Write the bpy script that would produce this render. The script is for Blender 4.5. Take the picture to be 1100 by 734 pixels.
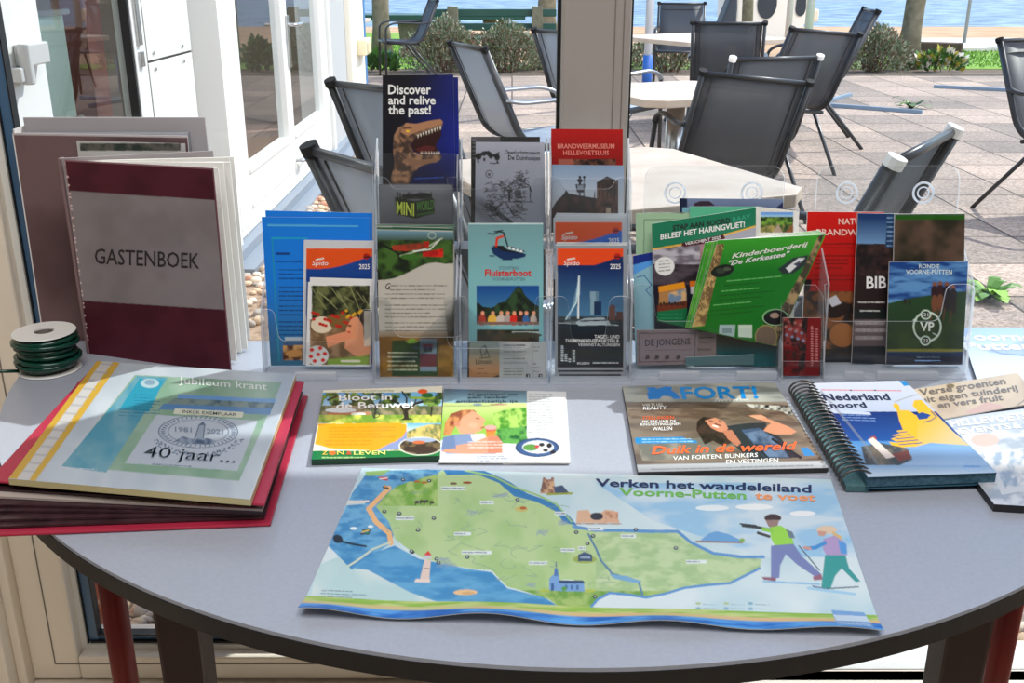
import bpy, math, random
import numpy as np
from mathutils import Vector, Matrix, Euler

for o in list(bpy.data.objects):
    bpy.data.objects.remove(o, do_unlink=True)
C = bpy.context.scene.collection
S = bpy.context.scene

# ------------------------------------------------------------------ camera
FPX, PITCH, CZ = 1100.0, math.radians(20), 1.26
cd = bpy.data.cameras.new('camera')
cam = bpy.data.objects.new('camera', cd)
C.objects.link(cam)
cam.location = (0, 0, CZ)
cam.rotation_euler = (math.pi / 2 - PITCH, 0, 0)
cd.sensor_fit = 'HORIZONTAL'
cd.sensor_width = 36.0
cd.lens = 36.0 * FPX / 1100.0
cd.clip_start = 0.02
cd.clip_end = 500
S.camera = cam

# ------------------------------------------------------------------ world, sun, added fill lights, exposure
W = bpy.data.worlds.new('sky')
S.world = W
W.use_nodes = True
nt = W.node_tree
bg = nt.nodes['Background']
sky = nt.nodes.new('ShaderNodeTexSky')
sky.sky_type = 'NISHITA'
sky.sun_disc = False
sky.sun_elevation = math.radians(50)
sky.sun_rotation = math.radians(140)
sky.air_density = 1.0
sky.dust_density = 2.0
nt.links.new(sky.outputs[0], bg.inputs[0])
bg.inputs[1].default_value = 0.27

SUN_DIR = Vector((0.62, 0.52, 0.86)).normalized()      # towards the sun
sl = bpy.data.lights.new('sun', 'SUN')
sl.energy = 3.6
sl.angle = math.radians(0.6)
sl.color = (1.0, 0.95, 0.87)
so = bpy.data.objects.new('sun', sl)
so.rotation_euler = SUN_DIR.to_track_quat('Z', 'Y').to_euler()
so.location = (5, 4, 9)
C.objects.link(so)

al = bpy.data.lights.new('room_fill', 'AREA')  # added fill light out of view, brightens the dim room
al.shape = 'RECTANGLE'
al.size, al.size_y = 1.6, 1.2
al.energy = 27
al.color = (1.0, 0.97, 0.95)
ao = bpy.data.objects.new('room_fill', al)
ao.location = (0.1, 0.0, 2.5)
ao.rotation_euler = (math.radians(4), 0, 0)
C.objects.link(ao)

fl = bpy.data.lights.new('far_room_fill', 'AREA')  # added fill behind the wing's glass, lightens the dark interior
fl.shape = 'RECTANGLE'
fl.size, fl.size_y = 1.2, 3.0
fl.energy = 70
fo = bpy.data.objects.new('far_room_fill', fl)
fo.location = (-2.9, 5.0, 2.7)
C.objects.link(fo)

S.view_settings.view_transform = 'Standard'
S.view_settings.look = 'None'
S.view_settings.gamma = 1
S.view_settings.use_curve_mapping = False
S.view_settings.exposure = 0.55

# ------------------------------------------------------------------ helpers
def lin(c):
    c = np.asarray(c, float) / 255.0
    return np.where(c <= 0.04045, c / 12.92, ((c + 0.055) / 1.055) ** 2.4)

def tag(o, label=None, cat=None, group=None, kind=None):
    if label: o['label'] = label
    if cat: o['category'] = cat
    if group: o['group'] = group
    if kind: o['kind'] = kind
    return o

def empty(name, loc=(0, 0, 0), rz=0.0):
    o = bpy.data.objects.new(name, None)
    o.empty_display_size = 0.05
    o.location = loc
    o.rotation_euler = (0, 0, rz)
    C.objects.link(o)
    return o

class MB:
    """collects shapes; build() links them as one mesh object"""
    def __init__(s):
        s.v = []; s.f = []; s.m = []
    def add(s, vs, fs, mi=0):
        n = len(s.v)
        s.v += [tuple(map(float, p)) for p in vs]
        s.f += [tuple(n + i for i in f) for f in fs]
        s.m += [mi] * len(fs)
        return s
    def box(s, x0, x1, y0, y1, z0, z1, mi=0):
        vs = [(x0, y0, z0), (x1, y0, z0), (x1, y1, z0), (x0, y1, z0), (x0, y0, z1), (x1, y0, z1), (x1, y1, z1), (x0, y1, z1)]
        return s.add(vs, [(0, 3, 2, 1), (4, 5, 6, 7), (0, 1, 5, 4), (1, 2, 6, 5), (2, 3, 7, 6), (3, 0, 4, 7)], mi)
    def hexa(s, q, d, mi=0):
        """quad q (4 points, seen counter-clockwise) thickened by vector d"""
        q = [Vector(p) for p in q]; d = Vector(d)
        vs = q + [p + d for p in q]
        return s.add(vs, [(0, 1, 2, 3), (7, 6, 5, 4), (0, 4, 5, 1), (1, 5, 6, 2), (2, 6, 7, 3), (3, 7, 4, 0)], mi)
    def prism(s, pts, d, mi=0, mi_side=None):
        pts = [Vector(p) for p in pts]; d = Vector(d); n = len(pts)
        vs = pts + [p + d for p in pts]
        s.add(vs, [tuple(range(n)), tuple(range(2 * n - 1, n - 1, -1))], mi)
        k = len(s.v) - 2 * n
        for i in range(n):
            j = (i + 1) % n
            s.f.append((k + i, k + n + i, k + n + j, k + j)); s.m.append(mi if mi_side is None else mi_side)
        return s
    def tube(s, pts, r, seg=8, mi=0, flat=None, cap=True, closed=False):
        pts = [Vector(p) for p in pts]; n = len(pts)
        rs = r if isinstance(r, (list, tuple)) else [r] * n
        up = None; rings = []
        for i, p in enumerate(pts):
            if closed:
                t = pts[(i + 1) % n] - pts[i - 1]
            else:
                t = pts[min(i + 1, n - 1)] - pts[max(i - 1, 0)]
            t.normalize()
            if up is None:
                up = Vector((0, 0, 1)) if abs(t.z) < 0.9 else Vector((1, 0, 0))
            a = t.cross(up)
            if a.length < 1e-6: a = t.cross(Vector((0, 1, 0)))
            a.normalize(); b = a.cross(t).normalized(); up = b
            fa, fb = flat if flat else (1, 1)
            rings.append([p + a * (rs[i] * fa * math.cos(2 * math.pi * k / seg)) + b * (rs[i] * fb * math.sin(2 * math.pi * k / seg)) for k in range(seg)])
        vs = [q for ring in rings for q in ring]; fs = []
        for i in range(n if closed else n - 1):
            i2 = (i + 1) % n
            for k in range(seg):
                k2 = (k + 1) % seg
                fs.append((i * seg + k, i * seg + k2, i2 * seg + k2, i2 * seg + k))
        if cap and not closed:
            fs.append(tuple(range(seg - 1, -1, -1))); fs.append(tuple((n - 1) * seg + k for k in range(seg)))
        return s.add(vs, fs, mi)
    def lathe(s, prof, c=(0, 0, 0), seg=32, mi=0):
        vs = []; fs = []
        for r, z in prof:
            vs += [(c[0] + r * math.cos(2 * math.pi * k / seg), c[1] + r * math.sin(2 * math.pi * k / seg), c[2] + z) for k in range(seg)]
        for i in range(len(prof) - 1):
            for k in range(seg):
                k2 = (k + 1) % seg
                fs.append((i * seg + k, i * seg + k2, (i + 1) * seg + k2, (i + 1) * seg + k))
        return s.add(vs, fs, mi)
    def ball(s, c, r, seg=8, rings=5, mi=0, rot=None):
        R = r if isinstance(r, (tuple, list)) else (r, r, r)
        vs = [Vector((0, 0, -R[2]))]; fs = []
        for i in range(1, rings):
            a = -math.pi / 2 + math.pi * i / rings
            for k in range(seg):
                b = 2 * math.pi * k / seg
                vs.append(Vector((R[0] * math.cos(a) * math.cos(b), R[1] * math.cos(a) * math.sin(b), R[2] * math.sin(a))))
        vs.append(Vector((0, 0, R[2])))
        if rot: vs = [rot @ p for p in vs]
        vs = [p + Vector(c) for p in vs]
        for k in range(seg): fs.append((0, 1 + (k + 1) % seg, 1 + k))
        for i in range(rings - 2):
            for k in range(seg):
                k2 = (k + 1) % seg; a = 1 + i * seg
                fs.append((a + k, a + k2, a + seg + k2, a + seg + k))
        a = 1 + (rings - 2) * seg; t = len(vs) - 1
        for k in range(seg): fs.append((a + k, a + (k + 1) % seg, t))
        return s.add(vs, fs, mi)
    def build(s, name, mats, parent=None, loc=None, smooth=False, bevel=0.0):
        me = bpy.data.meshes.new(name)
        L = Vector(loc) if loc is not None else Vector((0, 0, 0))
        me.from_pydata([tuple(Vector(p) - L) for p in s.v], [], s.f)
        for m in (mats if isinstance(mats, (list, tuple)) else [mats]): me.materials.append(m)
        for p, mi in zip(me.polygons, s.m):
            p.material_index = mi; p.use_smooth = smooth
        me.update()
        o = bpy.data.objects.new(name, me)
        C.objects.link(o)
        if parent is not None: o.parent = parent
        if loc is not None and parent is None: o.location = L
        if bevel:
            b = o.modifiers.new('bevel', 'BEVEL'); b.width = bevel; b.segments = 2; b.limit_method = 'ANGLE'
        return o

def arc_path(pts, r, n=5):
    """polyline with rounded corners"""
    P = [Vector(p) for p in pts]; out = [P[0]]
    for i in range(1, len(P) - 1):
        a, b, c = P[i - 1], P[i], P[i + 1]
        d1 = (a - b); d2 = (c - b); k = min(r, d1.length * .49, d2.length * .49)
        p1 = b + d1.normalized() * k; p2 = b + d2.normalized() * k
        for j in range(n + 1):
            t = j / n
            out.append(p1 * (1 - t) ** 2 + b * 2 * t * (1 - t) + p2 * t * t)
    out.append(P[-1]); return out

def mat(name, col, rough=0.5, spec=0.5, metal=0.0, noise=None, bump=None, alpha=1.0, coat=0.0):
    m = bpy.data.materials.new(name); m.use_nodes = True
    n = m.node_tree.nodes; l = m.node_tree.links; p = n['Principled BSDF']
    c = tuple(lin(col)) + (1,)
    p.inputs['Base Color'].default_value = c
    p.inputs['Roughness'].default_value = rough
    p.inputs['Specular IOR Level'].default_value = spec
    p.inputs['Metallic'].default_value = metal
    p.inputs['Coat Weight'].default_value = coat
    tc = n.new('ShaderNodeTexCoord')
    if noise:
        sc, col2, amt = noise
        t = n.new('ShaderNodeTexNoise'); t.inputs['Scale'].default_value = sc; t.inputs['Detail'].default_value = 6
        l.new(tc.outputs['Object'], t.inputs['Vector'])
        r = n.new('ShaderNodeValToRGB'); r.color_ramp.elements[0].position = .5 - amt; r.color_ramp.elements[1].position = .5 + amt
        r.color_ramp.elements[0].color = c; r.color_ramp.elements[1].color = tuple(lin(col2)) + (1,)
        l.new(t.outputs['Fac'], r.inputs[0]); l.new(r.outputs[0], p.inputs['Base Color'])
    if bump:
        sc, st = bump
        t2 = n.new('ShaderNodeTexNoise'); t2.inputs['Scale'].default_value = sc; t2.inputs['Detail'].default_value = 4
        l.new(tc.outputs['Object'], t2.inputs['Vector'])
        b = n.new('ShaderNodeBump'); b.inputs['Strength'].default_value = st; b.inputs['Distance'].default_value = .002
        l.new(t2.outputs['Fac'], b.inputs['Height']); l.new(b.outputs[0], p.inputs['Normal'])
    if alpha < 1:
        tr = n.new('ShaderNodeBsdfTransparent'); mx = n.new('ShaderNodeMixShader'); mx.inputs[0].default_value = alpha
        l.new(tr.outputs[0], mx.inputs[1]); l.new(p.outputs[0], mx.inputs[2]); l.new(mx.outputs[0], n['Material Output'].inputs[0])
    return m

def clear_mat(name, tint=(1, 1, 1), ior=1.45, rough=0.0, haze=0.0, hazecol=(230, 235, 240)):
    """clear pane: straight transmission with Fresnel reflection"""
    m = bpy.data.materials.new(name); m.use_nodes = True
    n = m.node_tree.nodes; l = m.node_tree.links; n.remove(n['Principled BSDF'])
    tr = n.new('ShaderNodeBsdfTransparent'); tr.inputs[0].default_value = tint + (1,)
    gl = n.new('ShaderNodeBsdfGlossy'); gl.inputs['Roughness'].default_value = rough
    fr = n.new('ShaderNodeFresnel'); fr.inputs[0].default_value = ior
    mx = n.new('ShaderNodeMixShader')
    ge = n.new('ShaderNodeNewGeometry'); fa = n.new('ShaderNodeMath'); fa.operation = 'SUBTRACT'; fa.use_clamp = True   # reflect at the entering face only
    l.new(fr.outputs[0], fa.inputs[0]); l.new(ge.outputs['Backfacing'], fa.inputs[1])
    l.new(fa.outputs[0], mx.inputs[0]); l.new(tr.outputs[0], mx.inputs[1]); l.new(gl.outputs[0], mx.inputs[2])
    out = mx
    if haze:
        df = n.new('ShaderNodeBsdfDiffuse'); df.inputs[0].default_value = tuple(lin(hazecol)) + (1,)
        tl = n.new('ShaderNodeBsdfTranslucent'); tl.inputs[0].default_value = tuple(lin(hazecol)) + (1,)
        ad = n.new('ShaderNodeMixShader'); ad.inputs[0].default_value = .5
        ad.inputs[0].default_value = .65; l.new(df.outputs[0], ad.inputs[1]); l.new(tl.outputs[0], ad.inputs[2])
        m2 = n.new('ShaderNodeMixShader'); m2.inputs[0].default_value = haze
        l.new(mx.outputs[0], m2.inputs[1]); l.new(ad.outputs[0], m2.inputs[2]); out = m2
    l.new(out.outputs[0], n['Material Output'].inputs[0])
    return m

def print_mat(name, rough=.38, spec=.5):
    m = bpy.data.materials.new(name); m.use_nodes = True
    n = m.node_tree.nodes; p = n['Principled BSDF']
    a = n.new('ShaderNodeAttribute'); a.attribute_name = 'ink'
    m.node_tree.links.new(a.outputs['Color'], p.inputs['Base Color'])
    p.inputs['Roughness'].default_value = rough; p.inputs['Specular IOR Level'].default_value = spec
    return m

M = dict(
    frame=mat('painted_wood', (236, 226, 210), .45, bump=(60, .05)),
    frame_out=mat('white_paint', (222, 222, 218), .45),
    gasket=mat('black_rubber', (18, 19, 22), .5),
    sky_strip=mat('sky_reflection_blue', (74, 108, 142), .3),  # blue of the sky reflected at the glass edge, put in as colour
    wall=mat('plaster', (208, 200, 190), .8, bump=(90, .2)),
    floor=mat('floor_boards', (206, 192, 174), .5, noise=(3, (186, 172, 154), .25)),
    glass=clear_mat('window_glass', (.93, .96, .97), 1.5),
    acryl=clear_mat('clear_acrylic', (.955, .965, .97), 1.42, .02, .014),
    acryl_side=clear_mat('brightened_acrylic_side', (.95, .96, .97), 1.45, .03, .16, (240, 244, 250)),  # whitish haze stands in for reflections inside the side walls
    acryl_edge=clear_mat('brightened_acrylic_edge', (.92, .94, .96), 1.5, .05, .78, (240, 244, 250)),  # strong white haze stands in for the glow of cut edges
    print=print_mat('printed_paper'),
    printmatte=print_mat('matte_print', .6, .3),
    printgloss=print_mat('glossy_print', .26, .5),
    paper=mat('paper', (226, 226, 222), .7, noise=(40, (214, 214, 210), .3)),
    white_plastic=mat('white_plastic', (232, 232, 230), .35),
)
# ------------------------------------------------------------------ printed sheets
CAMP = np.array([0, 0, CZ])
cT, sT = math.cos(PITCH), math.sin(PITCH)
def rays(px, py):
    u = (np.asarray(px, float) - 550) / FPX; v = (np.asarray(py, float) - 367) / FPX
    return np.stack([u, cT - v * sT, -sT - v * cT], -1)

class Plane:
    """a real plane in the room: point + normal towards the viewer; on() finds the place on it that the photo shows at a pixel"""
    def __init__(s, p, n):
        s.p = np.array(p, float); n = np.array(n, float); s.n = n / np.linalg.norm(n)
    def on(s, px, py, lift=0.0):
        d = rays(px, py); t = ((s.p + s.n * lift - CAMP) @ s.n) / (d @ s.n)
        return CAMP + d * t[..., None]
def lean(y0, k=.14):
    return Plane((0, y0, .745), (0, -1, k))
def flat(z):
    return Plane((0, 0, z), (0, 0, 1))
TZ = 0.74

def homog(q):
    A = []; b = []
    for (u, v), (x, y) in zip([(0, 0), (1, 0), (1, 1), (0, 1)], q):
        A += [[u, v, 1, 0, 0, 0, -u * x, -v * x], [0, 0, 0, u, v, 1, -u * y, -v * y]]; b += [x, y]
    return np.append(np.linalg.solve(np.array(A, float), np.array(b, float)), 1).reshape(3, 3)
def happly(H, u, v):
    w = H[2, 0] * u + H[2, 1] * v + H[2, 2]
    return (H[0, 0] * u + H[0, 1] * v + H[0, 2]) / w, (H[1, 0] * u + H[1, 1] * v + H[1, 2]) / w

def vnoise(X, Y, scale, seed=0, octv=3):
    out = np.zeros_like(X); amp = 1; tot = 0
    rs = np.random.RandomState(seed)
    T = rs.rand(64, 64)
    for o in range(octv):
        x = X / scale * 2 ** o + 7.3 * o; y = Y / scale * 2 ** o + 3.1 * o
        xi = np.floor(x).astype(int); yi = np.floor(y).astype(int); fx = x - xi; fy = y - yi
        fx = fx * fx * (3 - 2 * fx); fy = fy * fy * (3 - 2 * fy)
        g = lambda i, j: T[(yi + j) % 64, (xi + i) % 64]
        out += amp * ((g(0, 0) * (1 - fx) + g(1, 0) * fx) * (1 - fy) + (g(0, 1) * (1 - fx) + g(1, 1) * fx) * fy)
        tot += amp; amp *= .55
    return out / tot

class Art:
    """artwork of one sheet, drawn in photo pixels and laid onto the sheet's own plane"""
    def __init__(s, quad, plane, bg=(235, 235, 232), gain=1.0, k=1.25):
        s.q = [tuple(map(float, p)) for p in quad]; s.plane = plane; s.gain = gain
        q = np.array(s.q)
        wpx = max(np.linalg.norm(q[1] - q[0]), np.linalg.norm(q[2] - q[3])); hpx = max(np.linalg.norm(q[3] - q[0]), np.linalg.norm(q[2] - q[1]))
        s.nu = max(4, int(wpx * k)); s.nv = max(4, int(hpx * k))
        s.H = homog(s.q)
        def ax(n):
            i = np.arange(n + 1)[:, None] + np.array([-.25, .25])[None]
            return np.clip(i / n, 0, 1).ravel()
        U, V = np.meshgrid(ax(s.nu), ax(s.nv))
        s.X, s.Y = happly(s.H, U, V); s.U, s.V = U, V
        s.C = np.ones(s.X.shape + (3,)) * lin(bg)
        s.texts = []
    def P(s, u, v): return happly(s.H, u, v)
    def put(s, mask, col, a=1.0):
        if isinstance(col, np.ndarray) and col.ndim == 3: c = lin(col)[mask]
        else: c = lin(col)
        s.C[mask] = s.C[mask] * (1 - a) + c * a; return s
    def mpoly(s, pts):
        p = np.array(pts, float); m = (s.X >= p[:, 0].min()) & (s.X <= p[:, 0].max()) & (s.Y >= p[:, 1].min()) & (s.Y <= p[:, 1].max())
        x = s.X[m]; y = s.Y[m]; ins = np.zeros(x.shape, bool)
        for (x0, y0), (x1, y1) in zip(p, np.roll(p, -1, 0)):
            if y0 == y1: continue
            c = ((y0 > y) != (y1 > y)) & (x < (x1 - x0) * (y - y0) / (y1 - y0) + x0); ins ^= c
        out = np.zeros(s.X.shape, bool); out[m] = ins; return out
    def poly(s, pts, col, a=1.0): return s.put(s.mpoly(pts), col, a)
    def rect(s, x0, y0, x1, y1, col, a=1.0): return s.put((s.X >= x0) & (s.X <= x1) & (s.Y >= y0) & (s.Y <= y1), col, a)
    def urect(s, u0, v0, u1, v1, col, a=1.0): return s.put((s.U >= u0) & (s.U <= u1) & (s.V >= v0) & (s.V <= v1), col, a)
    def mell(s, cx, cy, rx, ry, rot=0):
        c, q = math.cos(rot), math.sin(rot); dx = s.X - cx; dy = s.Y - cy
        return ((dx * c + dy * q) / rx) ** 2 + ((-dx * q + dy * c) / ry) ** 2 <= 1
    def ell(s, cx, cy, rx, ry, col, a=1.0, rot=0): return s.put(s.mell(cx, cy, rx, ry, rot), col, a)
    def ring(s, cx, cy, rx, ry, w, col, a=1.0): return s.put(s.mell(cx, cy, rx, ry) & ~s.mell(cx, cy, rx - w, ry - w * ry / rx), col, a)
    def line(s, pts, w, col, a=1.0):
        m = np.zeros(s.X.shape, bool)
        for (x0, y0), (x1, y1) in zip(pts[:-1], pts[1:]):
            dx, dy = x1 - x0, y1 - y0; L = dx * dx + dy * dy + 1e-9
            t = np.clip(((s.X - x0) * dx + (s.Y - y0) * dy) / L, 0, 1)
            m |= (s.X - x0 - t * dx) ** 2 + (s.Y - y0 - t * dy) ** 2 <= (w / 2) ** 2
        return s.put(m, col, a)
    def mix(s, mask, c0, c1, t):
        """blend two inks by the array t (a picture's own gradation)"""
        t = np.clip(t, 0, 1)[..., None]; col = lin(c0) * (1 - t) + lin(c1) * t
        s.C[mask] = col[mask]; return s
    def mottle(s, mask, c0, c1, scale, seed=0, lo=.35, hi=.65, sy=None):
        n = vnoise(s.X, s.Y * (scale / sy if sy else 1), scale, seed)
        return s.mix(mask, c0, c1, (n - lo) / (hi - lo))
    def mrect(s, x0, y0, x1, y1): return (s.X >= x0) & (s.X <= x1) & (s.Y >= y0) & (s.Y <= y1)
    def body(s, x0, y0, x1, n, dy, col, w=.9, slope=0.0, seed=1, a=.8, ragged=True):
        """lines of small print"""
        rs = random.Random(seed)
        for i in range(n):
            x = x0; y = y0 + dy * i; xe = x1 - (rs.random() * .35 * (x1 - x0) if ragged and rs.random() < .3 else 0)
            while x < xe:
                L = min(rs.uniform(2, 9), xe - x)
                s.line([(x, y + slope * (x - x0)), (x + L, y + slope * (x + L - x0))], w, col, a); x += L + 1.6
        return s
    def text(s, t, p0, p1, h, col, up=None, bold=0.0, shear=0.0):
        s.texts.append((t, p0, p1, h, col, up, bold, shear)); return s

_tc = {}
def glyphs(t, bold):
    k = (t, bold)
    if k not in _tc:
        cu = bpy.data.curves.new('t', 'FONT'); cu.body = t; cu.size = 1; cu.resolution_u = 2; cu.offset = bold
        o = bpy.data.objects.new('t', cu); C.objects.link(o)
        dg = bpy.context.evaluated_depsgraph_get(); me = o.evaluated_get(dg).to_mesh()
        v = np.array([x.co[:2] for x in me.vertices]) if len(me.vertices) else np.zeros((0, 2)); f = [tuple(p.vertices) for p in me.polygons]
        o.evaluated_get(dg).to_mesh_clear(); bpy.data.objects.remove(o, do_unlink=True); bpy.data.curves.remove(cu)
        _tc[k] = (v, f)
    return _tc[k]
CAP = 0.70

def ink_mesh(name, verts, faces, cols, m, parent, loc):
    me = bpy.data.meshes.new(name); me.from_pydata([tuple(p) for p in (np.asarray(verts) - np.asarray(loc))], [], faces)
    at = me.color_attributes.new('ink', 'FLOAT_COLOR', 'POINT')
    c4 = np.ones((len(verts), 4)); c4[:, :3] = cols
    at.data.foreach_set('color', c4.astype(np.float32).ravel())
    me.materials.append(m); me.update()
    o = bpy.data.objects.new(name, me); C.objects.link(o); o.parent = parent
    return o

def sheet(name, art, label, cat, group=None, th=.0012, edge=None, pm=None, wave=None, parts=True, cover='printed_face', body_mat=None, body=True, parent=None):
    """one paper thing: a block of paper as the top-level object, its printed face and its lettering as parts"""
    pl = art.plane; pm = pm or M['print']
    i, j = np.meshgrid(np.arange(art.nu + 1) / art.nu, np.arange(art.nv + 1) / art.nv)
    X, Y = happly(art.H, i, j)
    lift = wave(i, j) if wave else 0
    pts = pl.on(X, Y) + pl.n * .00015
    if wave is not None: pts = pts + pl.n * np.asarray(lift)[..., None]
    cn = pl.on(np.array([q[0] for q in art.q]), np.array([q[1] for q in art.q]))
    TL, TR, BR, BL = cn
    base = (BL + BR) / 2
    if parent is None:
        mb = MB()
        if wave is None:
            mb.hexa([BL, BR, TR, TL], -pl.n * th)
        else:
            per = [(a, 0) for a in range(art.nu + 1)] + [(art.nu, b) for b in range(1, art.nv + 1)] + [(a, art.nv) for a in range(art.nu - 1, -1, -1)] + [(0, b) for b in range(art.nv - 1, 0, -1)]
            top = [pts[b, a] - pl.n * .0002 for a, b in per]; bot = [p - pl.n * th for p in top]; n = len(per)
            ctr = pts[art.nv // 2, art.nu // 2] - pl.n * (th + .0003)
            mb.add(top + bot, [(k, (k + 1) % n, n + (k + 1) % n, n + k) for k in range(n)])
            vs = [p - pl.n * (th * .6) for p in pts.reshape(-1, 3)]; w = art.nu + 1
            mb.add(vs, [(b * w + a, b * w + a + 1, (b + 1) * w + a + 1, (b + 1) * w + a) for b in range(art.nv) for a in range(art.nu)])
        root = mb.build(name, body_mat or (edge if edge is not None else M['paper']), loc=base)
        tag(root, label, cat, group)
    else:
        root = parent; base = np.array(parent.location)
    Cc = art.C.reshape(art.nv + 1, 2, art.nu + 1, 2, 3).mean((1, 3)) * art.gain
    Cc = np.clip(Cc, 0, .88) ** (1.3 if art.gain >= 1.35 else 1.08)       # print contrast
    w = art.nu + 1
    ff = [(b * w + a, (b + 1) * w + a, (b + 1) * w + a + 1, b * w + a + 1) for b in range(art.nv) for a in range(art.nu)]
    face = ink_mesh(cover, pts.reshape(-1, 3), ff, Cc.reshape(-1, 3), pm, root, base)
    if art.texts:
        Hi = np.linalg.inv(art.H)
        for t, p0, p1, h, col, up, bold, shear in art.texts:
            gv, gf = glyphs(t, min(bold * .5, .026) * (1 if h >= 5 else .35))
            if len(gv) == 0: continue
            wv = gv[:, 0].max() - gv[:, 0].min(); g = (gv - [gv[:, 0].min(), 0]) / [wv, CAP]
            p0 = np.array(p0, float); p1 = np.array(p1, float)
            upv = np.array(up, float) if up is not None else np.array([0, -1.0]) * h
            pp = p0 + np.outer(g[:, 0], p1 - p0) + np.outer(g[:, 1], upv) + np.outer(g[:, 1], [shear * h, 0])
            q = pl.on(pp[:, 0], pp[:, 1]) + pl.n * .0006
            if wave is not None:
                uu, vv = happly(Hi, pp[:, 0], pp[:, 1]); q = q + pl.n * np.asarray(wave(uu, vv))[:, None]
            ink_mesh('lettering', q, gf, np.tile(np.clip(lin(col) * art.gain, 0, .88), (len(q), 1)), pm, root, base)
    return root
# ------------------------------------------------------------------ room shell
def struct(mb, name, m, **k):
    o = mb.build(name, m, **k); o['kind'] = 'structure'; return o
GY = 1.49                                                        # glass plane
struct(MB().box(-2.2, 2.6, -3.0, 1.40, -.06, 0), 'floor', M['floor'])
struct(MB().box(-2.2, 2.6, -3.0, 1.56, 2.6, 2.66), 'ceiling', M['wall'])
struct(MB().box(-2.26, -2.2, -3.0, 1.56, 0, 2.6), 'wall_left', M['wall'])
struct(MB().box(2.6, 2.66, -3.0, 1.56, 0, 2.6), 'wall_right', M['wall'])
struct(MB().box(-2.2, 2.6, -3.06, -3.0, 0, 2.6), 'wall_back', M['wall'])
mb = MB().box(-2.2, -.86, 1.44, 1.56, 0, 2.6).box(1.62, 2.6, 1.44, 1.56, 0, 2.6).box(-.86, 1.62, 1.44, 1.56, 2.25, 2.6)
struct(mb, 'wall_front', M['wall'])
# jamb post in the corner, sill, and an unseen eave added to keep sun off the table front
mb = MB().box(-.905, -.868, 1.30, 1.56, 0, 2.25).box(-.868, -.832, 1.40, 1.56, 0, 2.25).box(-.832, -.816, 1.425, 1.56, 0, 2.25)
struct(mb, 'trim_1', M['frame'], bevel=.003)
struct(MB().box(-.816, 1.62, 1.40, 1.56, .0, .116).box(-.816, 1.62, 1.385, 1.40, .06, .100), 'trim_2', M['frame'], bevel=.003)
struct(MB().box(-3, 3.2, 1.56, 2.02, 2.42, 2.5), 'trim_3', M['frame_out'])
# window 1 : left casement with the mullion at its right
w1 = empty('window_1', (0, 1.49, .12)); w1['kind'] = 'structure'
def wpart(mb, name, m, par, **k):
    return mb.build(name, m, parent=par, loc=par.location, **k)
mb = MB()
mb.box(-.816, -.735, 1.445, 1.54, .12, 2.25)
mb.box(-.735, .0675, 1.445, 1.54, .12, .166).box(-.735, .0675, 1.445, 1.54, 2.17, 2.25)
wpart(mb, 'window_frame', M['frame'], w1, bevel=.004)
wpart(MB().box(.0675, .161, 1.44, 1.54, .12, 2.25), 'mullion', mat('grey_mullion_paint', (158, 152, 147), .5, bump=(60, .05)), w1, bevel=.004)
mb = MB().box(-.775, -.7735, 1.4435, 1.447, .155, 2.2).box(-.775, .06, 1.4435, 1.447, .152, .1535).box(.138, .1392, 1.4385, 1.442, .12, 2.25).box(.150, .1512, 1.4385, 1.442, .12, 2.25)
wpart(mb, 'frame_groove', mat('groove_shadow_gap', (120, 112, 102), .8), w1)
mb = MB().box(-.735, -.7255, 1.466, 1.484, .166, 2.17).box(-.7255, .062, 1.466, 1.484, .166, .1755)
wpart(mb, 'glazing_bead', M['frame_out'], w1)
def gask(mb, x0, x1, z0, z1):
    return mb.box(x0, x1, 1.470, 1.487, z0, z1)
mb = MB(); gask(mb, -.7255, -.7235, .1755, 2.16); gask(mb, -.7075, -.7055, .19, 2.16); gask(mb, -.7205, .062, .1755, .1795); gask(mb, -.7055, .062, .190, .193); gask(mb, .0625, .068, .17, 2.17)
wpart(mb, 'rubber_gasket', M['gasket'], w1)
mb = MB().box(-.7235, -.7075, 1.474, 1.487, .1795, 2.16).box(-.7105, .062, 1.476, 1.487, .1795, .190)
wpart(mb, 'sky_reflection_strip', M['sky_strip'], w1)  # flat strip carrying the painted sky reflection
wpart(MB().box(-.7255, .0675, GY, GY + .004, .1755, 2.17), 'glass_pane', M['glass'], w1)
# window 2 : right pane, low bright threshold
w2 = empty('window_2', (.8, 1.49, .08)); w2['kind'] = 'structure'
mb = MB().box(.161, 1.62, 1.445, 1.475, .10, .116).box(.161, 1.62, 1.475, 1.54, .10, .118).box(1.55, 1.62, 1.445, 1.54, .12, 2.25).box(.161, 1.55, 1.445, 1.54, 2.17, 2.25)
wpart(mb, 'window_frame', M['frame_out'], w2, bevel=.003)
wpart(MB().box(.161, .1665, 1.470, 1.487, .12, 2.17), 'rubber_gasket', M['gasket'], w2)
wpart(MB().box(.161, 1.55, GY, GY + .004, .118, 2.17), 'glass_pane', M['glass'], w2)

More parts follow.
